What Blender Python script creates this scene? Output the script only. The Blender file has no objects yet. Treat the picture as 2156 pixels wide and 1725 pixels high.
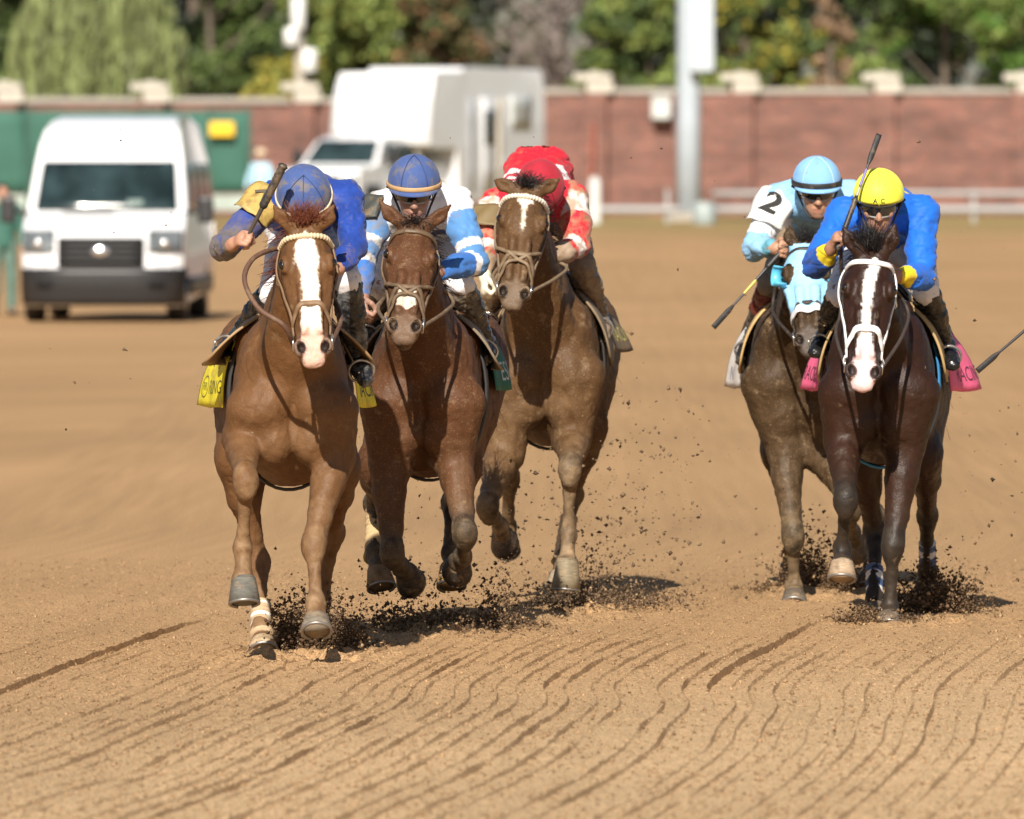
import bpy, bmesh, math, random
import numpy as np
from mathutils import Vector, Matrix

random.seed(7)
RNG = np.random.default_rng(11)
R = math.radians
scene = bpy.context.scene
COL = scene.collection

# ------------------------------------------------------------------ camera
CAM_H = 2.13
PW, PH, FPX, HORIZON = 2156.0, 1725.0, 24000.0, 324.0
PITCH = math.atan((PH / 2 - HORIZON) / FPX)
cam_d = bpy.data.cameras.new('camera')
cam = bpy.data.objects.new('camera', cam_d)
COL.objects.link(cam)
cam.location = (0, 0, CAM_H)
cam.rotation_euler = (math.pi / 2 - PITCH, 0, 0)
cam_d.sensor_width = 36.0
cam_d.lens = FPX / PW * 36.0
cam_d.clip_start = 1.0
cam_d.clip_end = 6000.0
cam_d.dof.use_dof = True
cam_d.dof.focus_distance = 49.0
cam_d.dof.aperture_fstop = 6.2
cam_d.dof.aperture_blades = 9
scene.camera = cam

# ------------------------------------------------------------------ light
SUN_EL, SUN_AZ = R(35), R(9)       # azimuth: degrees to the left of straight behind the camera
world = bpy.data.worlds.new('World')
scene.world = world
world.use_nodes = True
wn = world.node_tree
sky = wn.nodes.new('ShaderNodeTexSky')
sky.sky_type = 'NISHITA'
sky.sun_disc = False
sky.sun_elevation = SUN_EL
sky.sun_rotation = R(180) + SUN_AZ
sky.altitude = 150
sky.air_density = 1.0
sky.dust_density = 1.2
bg = wn.nodes['Background']
bg.inputs['Strength'].default_value = 0.05
wn.links.new(sky.outputs[0], bg.inputs['Color'])
sun_d = bpy.data.lights.new('sun', 'SUN')
sun_d.energy = 5.0
sun_d.angle = R(0.53)
sun_d.color = (1.0, 0.925, 0.815)
sun = bpy.data.objects.new('sun', sun_d)
COL.objects.link(sun)
to_sun = Vector((-math.sin(SUN_AZ) * math.cos(SUN_EL), -math.cos(SUN_AZ) * math.cos(SUN_EL), math.sin(SUN_EL)))
sun.rotation_euler = to_sun.to_track_quat('Z', 'Y').to_euler()
sun.location = (-20, -20, 40)

scene.view_settings.view_transform = 'Standard'
scene.view_settings.look = 'None'
scene.view_settings.exposure = 0.55
scene.view_settings.gamma = 1.0
scene.render.engine = 'CYCLES'
scene.render.resolution_x = 1024
scene.render.resolution_y = 819


def at(px, py, Y):
    """world point at depth Y that the photograph shows at (px, py)"""
    cp, sp = math.cos(PITCH), math.sin(PITCH)
    a = (px - PW / 2) / FPX
    b = -(py - PH / 2) / FPX
    d = np.array([a, cp + b * sp, -sp + b * cp])
    return np.array([0, 0, CAM_H]) + d * (Y / d[1])


# ------------------------------------------------------------------ helpers
def unit(v):
    v = np.asarray(v, float)
    return v / (np.linalg.norm(v) + 1e-12)


def lerp(a, b, t):
    return np.asarray(a, float) * (1 - t) + np.asarray(b, float) * t


def tag(o, label=None, cat=None, group=None, kind=None):
    if label: o['label'] = label
    if cat: o['category'] = cat
    if group: o['group'] = group
    if kind: o['kind'] = kind
    return o


def thing(name, loc, label, cat, group=None):
    o = bpy.data.objects.new(name, None)
    o.empty_display_size = 0.1
    COL.objects.link(o)
    o.location = Vector([float(c) for c in loc])
    return tag(o, label, cat, group)


def org(o):
    """world origin of an object or a part"""
    p = np.zeros(3)
    while o is not None:
        p += np.array(o.location)
        o = o.parent
    return p


def mesh_obj(name, V, F, mat, parent=None, smooth=True, cols=None, loc=None):
    """V in world coordinates; the object sits at its parent's origin, or at loc"""
    V = np.asarray(V, dtype=np.float64).reshape(-1, 3)
    base = org(parent) if parent is not None else (np.zeros(3) if loc is None else np.asarray(loc, float))
    me = bpy.data.meshes.new(name)
    L = V - base
    if isinstance(F, np.ndarray):
        n = F.shape[1]
        me.vertices.add(len(L)); me.vertices.foreach_set('co', L.astype(np.float32).ravel())
        me.loops.add(F.size); me.loops.foreach_set('vertex_index', F.astype(np.int32).ravel())
        me.polygons.add(len(F)); me.polygons.foreach_set('loop_start', np.arange(0, F.size, n, dtype=np.int32))
        me.update(calc_edges=True)
    else:
        me.from_pydata([tuple(v) for v in L], [], [tuple(f) for f in F])
        me.update()
    if smooth:
        me.polygons.foreach_set('use_smooth', np.ones(len(me.polygons), dtype=bool))
    if cols is not None:
        ca = me.color_attributes.new('Col', 'FLOAT_COLOR', 'POINT')
        c4 = np.ones((len(V), 4), np.float32)
        c4[:, :3] = cols
        ca.data.foreach_set('color', c4.ravel())
    if mat is not None:
        me.materials.append(mat)
    o = bpy.data.objects.new(name, me)
    COL.objects.link(o)
    if parent is not None:
        o.parent = parent
    elif loc is not None:
        o.location = Vector([float(c) for c in loc])
    return o


def snoise(P, scale, seed, n=14):
    """cheap smooth noise, about -1..1: sum of warped plane waves"""
    r = np.random.default_rng(seed)
    P = np.asarray(P, float) / scale
    W = P + 0.35 * np.stack([np.sin(P @ r.normal(size=3) * 1.7 + i) for i in range(3)], -1)
    out = np.zeros(P.shape[:-1])
    for i in range(n):
        k = r.normal(size=3) * 3.4
        out += np.sin(W @ k + r.uniform(0, 6.28))
    return out / math.sqrt(n) / 0.9


def fnoise(P, scale, seed, octv=3):
    out = 0; a = 1; t = 0
    for i in range(octv):
        out = out + a * snoise(P, scale, seed + i * 17); t += a
        a *= 0.55; scale *= 0.47
    return out / t


def sstep(a, b, x):
    t = np.clip((x - a) / (b - a), 0, 1)
    return t * t * (3 - 2 * t)


# ------------------------------------------------------------------ materials
MATS = {}


def mat(name, base=(0.5, 0.5, 0.5), rough=0.6, var=0.12, scale=6.0, bump=0.0, bscale=60.0, metal=0.0, vcol=False,
        dirt=None, dscale=14.0, damt=0.5, coat=0.0, sheen=0.0, spec=0.5, alpha=None, trans=0.0, stretch=None, speck=None):
    if name in MATS: return MATS[name]
    m = bpy.data.materials.new(name)
    m.use_nodes = True
    nt = m.node_tree; N = nt.nodes; Lk = nt.links
    b = N['Principled BSDF']
    b.inputs['Roughness'].default_value = rough
    b.inputs['Metallic'].default_value = metal
    b.inputs['Coat Weight'].default_value = coat
    b.inputs['Sheen Weight'].default_value = sheen
    b.inputs['Specular IOR Level'].default_value = spec
    b.inputs['Transmission Weight'].default_value = trans
    if alpha is not None: b.inputs['Alpha'].default_value = alpha
    tc = N.new('ShaderNodeTexCoord')
    src = tc.outputs['Object']
    if stretch:
        mp = N.new('ShaderNodeMapping'); mp.inputs['Scale'].default_value = stretch
        Lk.new(src, mp.inputs['Vector']); src = mp.outputs[0]
    if vcol:
        at_ = N.new('ShaderNodeVertexColor'); at_.layer_name = 'Col'
        col = at_.outputs['Color']
    else:
        rgb = N.new('ShaderNodeRGB'); rgb.outputs[0].default_value = (*base, 1)
        col = rgb.outputs[0]
    if var > 0:
        nz = N.new('ShaderNodeTexNoise'); nz.inputs['Scale'].default_value = scale; nz.inputs['Detail'].default_value = 6
        Lk.new(src, nz.inputs['Vector'])
        mr = N.new('ShaderNodeMapRange')
        mr.inputs['From Min'].default_value = 0.25; mr.inputs['From Max'].default_value = 0.75
        mr.inputs['To Min'].default_value = 1 - var; mr.inputs['To Max'].default_value = 1 + var
        Lk.new(nz.outputs[0], mr.inputs['Value'])
        mx = N.new('ShaderNodeMix'); mx.data_type = 'RGBA'; mx.blend_type = 'MULTIPLY'; mx.inputs['Factor'].default_value = 1
        Lk.new(col, mx.inputs['A']); Lk.new(mr.outputs[0], mx.inputs['B'])
        col = mx.outputs['Result']
    if dirt:
        nz = N.new('ShaderNodeTexNoise'); nz.inputs['Scale'].default_value = dscale; nz.inputs['Detail'].default_value = 9
        nz.inputs['Roughness'].default_value = 0.68
        Lk.new(tc.outputs['Object'], nz.inputs['Vector'])
        mr = N.new('ShaderNodeMapRange')
        c = 0.62 - 0.24 * damt
        mr.inputs['From Min'].default_value = c; mr.inputs['From Max'].default_value = c + 0.13
        mr.inputs['To Min'].default_value = 0; mr.inputs['To Max'].default_value = min(1, 0.45 + damt * 0.5)
        Lk.new(nz.outputs[0], mr.inputs['Value'])
        mx = N.new('ShaderNodeMix'); mx.data_type = 'RGBA'
        Lk.new(mr.outputs[0], mx.inputs['Factor']); Lk.new(col, mx.inputs['A']); mx.inputs['B'].default_value = (*dirt, 1)
        col = mx.outputs['Result']
        # small spatter
        vz = N.new('ShaderNodeTexVoronoi'); vz.inputs['Scale'].default_value = dscale * 5
        Lk.new(tc.outputs['Object'], vz.inputs['Vector'])
        mr2 = N.new('ShaderNodeMapRange'); mr2.inputs['From Min'].default_value = 0.22; mr2.inputs['From Max'].default_value = 0.15
        mr2.inputs['To Min'].default_value = 0; mr2.inputs['To Max'].default_value = min(0.9, damt)
        Lk.new(vz.outputs['Distance'], mr2.inputs['Value'])
        mx = N.new('ShaderNodeMix'); mx.data_type = 'RGBA'
        Lk.new(mr2.outputs[0], mx.inputs['Factor']); Lk.new(col, mx.inputs['A']); mx.inputs['B'].default_value = (*speck, 1) if speck else (dirt[0] * .75, dirt[1] * .72, dirt[2] * .7, 1)
        col = mx.outputs['Result']
    Lk.new(col, b.inputs['Base Color'])
    if bump > 0:
        nz = N.new('ShaderNodeTexNoise'); nz.inputs['Scale'].default_value = bscale; nz.inputs['Detail'].default_value = 5
        Lk.new(src, nz.inputs['Vector'])
        bp = N.new('ShaderNodeBump'); bp.inputs['Strength'].default_value = bump; bp.inputs['Distance'].default_value = 0.02
        Lk.new(nz.outputs[0], bp.inputs['Height'])
        Lk.new(bp.outputs[0], b.inputs['Normal'])
    MATS[name] = m
    return m


# ------------------------------------------------------------------ simple solids
def box_vf(c, s, rot=None):
    c = np.asarray(c, float); s = np.asarray(s, float) / 2
    V = np.array([[x, y, z] for x in (-1, 1) for y in (-1, 1) for z in (-1, 1)], float) * s
    if rot is not None: V = V @ np.asarray(rot).T
    F = [(0, 1, 3, 2), (4, 6, 7, 5), (0, 4, 5, 1), (2, 3, 7, 6), (0, 2, 6, 4), (1, 5, 7, 3)]
    return V + c, F


def merge(parts):
    V = []; F = []; n = 0
    for v, f in parts:
        V.append(np.asarray(v)); F += [tuple(int(i) + n for i in q) for q in f]; n += len(v)
    return np.concatenate(V), F


def bevel(o, w, seg=2):
    m = o.modifiers.new('bevel', 'BEVEL'); m.width = w; m.segments = seg; m.limit_method = 'ANGLE'
    return o


def box(name, c, s, m, parent=None, bev=0.0, rot=None, loc=None):
    V, F = box_vf(c, s, rot)
    o = mesh_obj(name, V, F, m, parent, smooth=False, loc=loc)
    if bev: bevel(o, bev)
    return o


def frames(P):
    """parallel transport frames along a polyline"""
    P = np.asarray(P, float); n = len(P)
    T = np.gradient(P, axis=0); T /= (np.linalg.norm(T, axis=1, keepdims=True) + 1e-9)
    a = np.array([0, 0, 1.0]) if abs(T[0][2]) < 0.9 else np.array([0, 1.0, 0])
    u = unit(np.cross(T[0], a)); U = [u]
    for i in range(1, n):
        u = U[-1] - T[i] * np.dot(U[-1], T[i]); U.append(unit(u))
    U = np.array(U); W = np.cross(T, U)
    return T, U, W


def smooth_path(pts, n=24):
    """Catmull-Rom through pts"""
    P = np.asarray(pts, float); m = len(P)
    if m == 2: return np.array([lerp(P[0], P[1], t) for t in np.linspace(0, 1, n)])
    Q = np.vstack([2 * P[0] - P[1], P, 2 * P[-1] - P[-2]])
    out = []
    for t in np.linspace(0, m - 1 - 1e-6, n):
        i = int(t); f = t - i
        p0, p1, p2, p3 = Q[i], Q[i + 1], Q[i + 2], Q[i + 3]
        out.append(0.5 * ((2 * p1) + (-p0 + p2) * f + (2 * p0 - 5 * p1 + 4 * p2 - p3) * f * f + (-p0 + 3 * p1 - 3 * p2 + p3) * f ** 3))
    return np.array(out)


def tube_vf(P, r, k=8, cap=True):
    P = np.asarray(P, float); n = len(P)
    r = np.broadcast_to(np.asarray(r, float), (n,))
    T, U, W = frames(P)
    ang = np.linspace(0, 2 * math.pi, k, endpoint=False)
    V = (P[:, None] + r[:, None, None] * (np.cos(ang)[None, :, None] * U[:, None] + np.sin(ang)[None, :, None] * W[:, None])).reshape(-1, 3)
    F = [(i * k + j, i * k + (j + 1) % k, (i + 1) * k + (j + 1) % k, (i + 1) * k + j) for i in range(n - 1) for j in range(k)]
    if cap:
        F.append(tuple(range(k))[::-1]); F.append(tuple((n - 1) * k + j for j in range(k)))
    return V, F


def tube(name, P, r, m, parent=None, k=8, loc=None, cols=None):
    V, F = tube_vf(P, r, k)
    return mesh_obj(name, V, F, m, parent, loc=loc, cols=cols)


def ribbon_vf(P, Nn, w, th):
    """flat strap along P with outward normals Nn"""
    P = np.asarray(P, float); Nn = np.asarray(Nn, float)
    T = np.gradient(P, axis=0); T /= (np.linalg.norm(T, axis=1, keepdims=True) + 1e-9)
    S = np.cross(T, Nn); S /= (np.linalg.norm(S, axis=1, keepdims=True) + 1e-9)
    Nn = np.cross(S, T)
    w = np.broadcast_to(np.asarray(w, float), (len(P),))[:, None]
    prof = [(-.5, -.6), (-.5, .35), (-.3, 1), (.3, 1), (.5, .35), (.5, -.6)]
    V = np.stack([P + S * w * a + Nn * th * b for a, b in prof], 1).reshape(-1, 3)
    k = 6; n = len(P)
    F = [(i * k + j, (i + 1) * k + j, (i + 1) * k + (j + 1) % k, i * k + (j + 1) % k) for i in range(n - 1) for j in range(k)]
    F.append(tuple(range(k))); F.append(tuple((n - 1) * k + j for j in range(k))[::-1])
    return V, F


def ribbon(name, P, Nn, w, th, m, parent=None, loc=None, cols=None):
    V, F = ribbon_vf(P, Nn, w, th)
    return mesh_obj(name, V, F, m, parent, loc=loc, cols=cols)


def torus_vf(c, axis, rad, r, n=20, k=8, sq=(1, 1)):
    axis = unit(axis); a = np.array([0, 0, 1.0]) if abs(axis[2]) < .9 else np.array([1.0, 0, 0])
    u = unit(np.cross(axis, a)); w = np.cross(axis, u)
    V = []
    for i in range(n):
        t = 2 * math.pi * i / n; d = u * math.cos(t) * sq[0] + w * math.sin(t) * sq[1]
        for j in range(k):
            s = 2 * math.pi * j / k
            V.append(np.asarray(c) + d * (rad + r * math.cos(s)) + axis * r * math.sin(s))
    F = [(i * k + j, ((i + 1) % n) * k + j, ((i + 1) % n) * k + (j + 1) % k, i * k + (j + 1) % k) for i in range(n) for j in range(k)]
    return np.array(V), F


def sphere_vf(c, r, n=16, k=10, frame=None):
    r = np.broadcast_to(np.asarray(r, float), (3,))
    V = []; F = []
    for i in range(k + 1):
        ph = math.pi * i / k
        for j in range(n):
            t = 2 * math.pi * j / n
            V.append((math.sin(ph) * math.cos(t), math.sin(ph) * math.sin(t), math.cos(ph)))
    V = np.array(V) * r
    if frame is not None: V = V @ np.asarray(frame)   # rows of frame are the axes
    V = V + np.asarray(c)
    for i in range(k):
        for j in range(n):
            F.append((i * n + j, (i + 1) * n + j, (i + 1) * n + (j + 1) % n, i * n + (j + 1) % n))
    return V, F


def text_vf(s, size, bold=False):
    """flat outlines of a word, centred on 0: (V [n,2], faces)"""
    c = bpy.data.curves.new('t', 'FONT'); c.body = s; c.size = size; c.align_x = 'CENTER'; c.align_y = 'CENTER'
    c.resolution_u = 3
    if bold: c.offset = size * 0.02
    o = bpy.data.objects.new('t', c); COL.objects.link(o)
    me = bpy.data.meshes.new_from_object(o.evaluated_get(bpy.context.evaluated_depsgraph_get()))
    bm = bmesh.new(); bm.from_mesh(me); bmesh.ops.triangulate(bm, faces=bm.faces[:])
    bmesh.ops.subdivide_edges(bm, edges=[e for e in bm.edges if e.calc_length() > size * .25], cuts=2)
    V = np.array([v.co[:] for v in bm.verts]).reshape(-1, 3); bm.verts.index_update()
    F = [tuple(v.index for v in f.verts) for f in bm.faces]
    bm.free(); bpy.data.meshes.remove(me); bpy.data.objects.remove(o); bpy.data.curves.remove(c)
    return V[:, :2], F


# ------------------------------------------------------------------ implicit surfaces (bodies)
class Field:
    def __init__(s, lo, hi, h):
        s.lo = np.asarray(lo, float); s.h = h
        s.n = np.ceil((np.asarray(hi, float) - s.lo) / h).astype(int) + 1
        s.d = np.full(s.n, 0.5, np.float32)
        s.ax = [(s.lo[i] + h * np.arange(s.n[i])).astype(np.float32) for i in range(3)]

    def blk(s, lo, hi):
        i0 = np.clip(np.floor((lo - s.lo) / s.h).astype(int), 0, s.n)
        i1 = np.clip(np.ceil((hi - s.lo) / s.h).astype(int) + 1, 0, s.n)
        sl = tuple(slice(a, b) for a, b in zip(i0, i1))
        if any(b <= a for a, b in zip(i0, i1)): return None, None
        return sl, (s.ax[0][sl[0]][:, None, None], s.ax[1][sl[1]][None, :, None], s.ax[2][sl[2]][None, None, :])

    def mix(s, sl, dist, k, op):
        cur = s.d[sl]
        if op == 'sub':
            dist = -dist
            if k <= 0: s.d[sl] = np.maximum(cur, dist); return
            h = np.clip(.5 - .5 * (cur - dist) / k, 0, 1)
            s.d[sl] = cur * (1 - h) + dist * h + k * h * (1 - h)
        else:
            if k <= 0: s.d[sl] = np.minimum(cur, dist); return
            h = np.clip(.5 + .5 * (cur - dist) / k, 0, 1)
            s.d[sl] = cur * (1 - h) + dist * h - k * h * (1 - h)

    def cap(s, a, b, ra, rb, k=.02, side=None, flat=1.0, op='add'):
        """tapered capsule; flat scales the thickness along side"""
        a = np.asarray(a, float); b = np.asarray(b, float)
        m = max(ra, rb) * max(1, flat) + k + 2 * s.h
        sl, g = s.blk(np.minimum(a, b) - m, np.maximum(a, b) + m)
        if sl is None: return
        ab = b - a; l2 = float(ab @ ab) + 1e-12
        px, py, pz = (g[i] - np.float32(a[i]) for i in range(3))
        t = np.clip((px * ab[0] + py * ab[1] + pz * ab[2]) / l2, 0, 1).astype(np.float32)
        ox, oy, oz = px - t * ab[0], py - t * ab[1], pz - t * ab[2]
        q = ox * ox + oy * oy + oz * oz
        if side is not None and flat != 1.0:
            u = np.asarray(side, float); e = unit(ab); u = unit(u - e * (u @ e))
            w = ox * u[0] + oy * u[1] + oz * u[2]
            q = q + w * w * (1 / flat ** 2 - 1)
        d = np.sqrt(q) - (ra + (rb - ra) * t)
        s.mix(sl, d.astype(np.float32) * min(1, max(.7, flat)), k, op)

    def chain(s, pts, rad, k=.015, side=None, flat=1.0):
        for i in range(len(pts) - 1):
            s.cap(pts[i], pts[i + 1], rad[i], rad[i + 1], k if i == 0 else min(k, .012), side, flat)

    def ell(s, c, r, k=.02, frame=None, op='add'):
        c = np.asarray(c, float); r = np.broadcast_to(np.asarray(r, float), (3,))
        m = r.max() + k + 2 * s.h
        sl, g = s.blk(c - m, c + m)
        if sl is None: return
        p = [g[i] - np.float32(c[i]) for i in range(3)]
        fr = np.eye(3) if frame is None else np.asarray(frame)
        q = [p[0] * fr[i][0] + p[1] * fr[i][1] + p[2] * fr[i][2] for i in range(3)]
        k0 = np.sqrt(sum((q[i] / r[i]) ** 2 for i in range(3))) + 1e-6
        k1 = np.sqrt(sum((q[i] / r[i] ** 2) ** 2 for i in range(3))) + 1e-6
        s.mix(sl, (k0 * (k0 - 1) / k1).astype(np.float32), k, op)

    def loft(s, o, U, Vx, Nn, tab, k=.03, e=2.0):
        """tab rows: v, half width, bottom, top"""
        tab = np.asarray(tab, float)
        tv = np.linspace(tab[0, 0], tab[-1, 0], 160)
        sm = [np.convolve(np.pad(np.interp(tv, tab[:, 0], tab[:, j]), 6, mode='edge'), np.ones(13) / 13, 'valid') for j in (1, 2, 3)]
        o = np.asarray(o, float)
        rr = max(tab[:, 1].max(), np.abs(tab[:, 2:]).max()) + k + .05
        ends = np.array([o + Vx * tab[0, 0], o + Vx * tab[-1, 0]])
        sl, g = s.blk(ends.min(0) - rr, ends.max(0) + rr)
        p = [g[i] - np.float32(o[i]) for i in range(3)]
        dot = lambda a: (p[0] * np.float32(a[0]) + p[1] * np.float32(a[1]) + p[2] * np.float32(a[2]))
        u, v, n = dot(U), dot(Vx), dot(Nn)
        vc = np.clip(v, tab[0, 0], tab[-1, 0])
        ix = (vc - tab[0, 0]) / (tab[-1, 0] - tab[0, 0]) * 159
        i0 = np.clip(ix.astype(np.int32), 0, 158); f = (ix - i0).astype(np.float32)
        get = lambda a: (a.astype(np.float32)[i0] * (1 - f) + a.astype(np.float32)[i0 + 1] * f)
        rx, bo, to = get(sm[0]), get(sm[1]), get(sm[2])
        cn = (bo + to) / 2; rn = (to - bo) / 2
        uu = np.abs(u) / rx; nn = np.abs(n - cn) / rn
        if e == 2.0: k0 = np.sqrt(uu * uu + nn * nn) + 1e-6
        else: k0 = (uu ** e + nn ** e) ** (1 / e) + 1e-6
        k1 = np.sqrt((uu / rx) ** 2 + (nn / rn) ** 2) / np.maximum(np.sqrt(uu * uu + nn * nn), 1e-6) + 1e-6
        d = (k0 - 1) / k1
        dv = np.abs(v - vc)
        d = np.where(d > 0, np.sqrt(d * d + dv * dv), np.maximum(d, dv - 0.0) if False else np.where(dv > 0, dv, d))
        s.mix(sl, d.astype(np.float32), k, 'add')
        return tv, sm

    def mesh(s, smooth=1):
        """naive surface nets"""
        d = s.d; ins = d < 0
        c = ins[:-1, :-1, :-1].astype(np.int8)
        for a, b, e in ((1, 0, 0), (0, 1, 0), (0, 0, 1), (1, 1, 0), (1, 0, 1), (0, 1, 1), (1, 1, 1)):
            c = c + ins[a:a + d.shape[0] - 1, b:b + d.shape[1] - 1, e:e + d.shape[2] - 1]
        act = (c > 0) & (c < 8)
        idx = np.argwhere(act)
        ids = np.full(act.shape, -1, np.int32); ids[act] = np.arange(len(idx))
        acc = np.zeros((len(idx), 3)); cnt = np.zeros(len(idx))
        cor = [(0, 0, 0), (1, 0, 0), (0, 1, 0), (1, 1, 0), (0, 0, 1), (1, 0, 1), (0, 1, 1), (1, 1, 1)]
        val = [d[idx[:, 0] + a, idx[:, 1] + b, idx[:, 2] + e] for a, b, e in cor]
        for i, j in ((0, 1), (2, 3), (4, 5), (6, 7), (0, 2), (1, 3), (4, 6), (5, 7), (0, 4), (1, 5), (2, 6), (3, 7)):
            m = (val[i] < 0) != (val[j] < 0)
            t = np.where(m, val[i] / (val[i] - val[j] + 1e-12), 0)
            p = np.array(cor[i])[None] + t[:, None] * (np.array(cor[j]) - np.array(cor[i]))[None]
            acc[m] += p[m]; cnt[m] += 1
        V = s.lo + s.h * (idx + acc / cnt[:, None])
        Q = []
        for ax in range(3):
            o1, o2 = [(1, 2), (2, 0), (0, 1)][ax]
            sl0 = [slice(1, -1)] * 3; sl1 = [slice(1, -1)] * 3
            sl0[ax] = slice(0, -1); sl1[ax] = slice(1, None)
            A = ins[tuple(sl0)]; B = ins[tuple(sl1)]
            e = np.argwhere(A != B)
            fl = A[e[:, 0], e[:, 1], e[:, 2]]
            e = e + 1; e[:, ax] -= 1
            d1 = np.zeros(3, int); d1[o1] = 1; d2 = np.zeros(3, int); d2[o2] = 1
            g = lambda q: ids[q[:, 0], q[:, 1], q[:, 2]]
            q = np.stack([g(e), g(e - d1), g(e - d1 - d2), g(e - d2)], 1)
            q[~fl] = q[~fl][:, ::-1]
            Q.append(q)
        Q = np.concatenate(Q); Q = Q[(Q >= 0).all(1)]
        Q = Q[:, ::-1] if False else Q
        for _ in range(smooth):
            acc = np.zeros_like(V); cnt = np.zeros(len(V))
            for a in range(4):
                for b in (1, 3):
                    np.add.at(acc, Q[:, a], V[Q[:, (a + b) % 4]]); np.add.at(cnt, Q[:, a], 1)
            V = V * .5 + .5 * acc / np.maximum(cnt, 1)[:, None]
        return V, Q


def vnormals(V, Q):
    n = np.cross(V[Q[:, 2]] - V[Q[:, 0]], V[Q[:, 3]] - V[Q[:, 1]])
    acc = np.zeros_like(V)
    for a in range(4): np.add.at(acc, Q[:, a], n)
    return acc / (np.linalg.norm(acc, axis=1, keepdims=True) + 1e-12)


def seg_dist(V, a, b):
    a = np.asarray(a, float); b = np.asarray(b, float); ab = b - a
    t = np.clip(((V - a) @ ab) / (ab @ ab + 1e-12), 0, 1)
    return np.linalg.norm(V - a - t[:, None] * ab, axis=1), t
# ------------------------------------------------------------------ ground
def terrain(X, Y):
    return 0.5 * sstep(170, 262, Y)


def furrow_x(q, Y):
    """furrow line q runs about five degrees off the view, with sideways kinks"""
    Yc = np.clip(Y, 30, 64)
    kink = .085 * np.tanh((Yc - 44.9 + .25 * q) * 1.25) * np.exp(-((q - .55) / 1.3) ** 2) + .05 * np.tanh((Yc - 41.3 - .4 * q) * 1.1) * np.exp(-((q - 1.3) / 1.2) ** 2) + .030 * np.sin(Yc * .42 + q * .5) + .004 * np.sin(Yc * 1.1 + q * .9)
    return q + .094 * (Yc - 46) - kink * sstep(64, 56, Y) * sstep(30, 35, Y)


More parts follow.
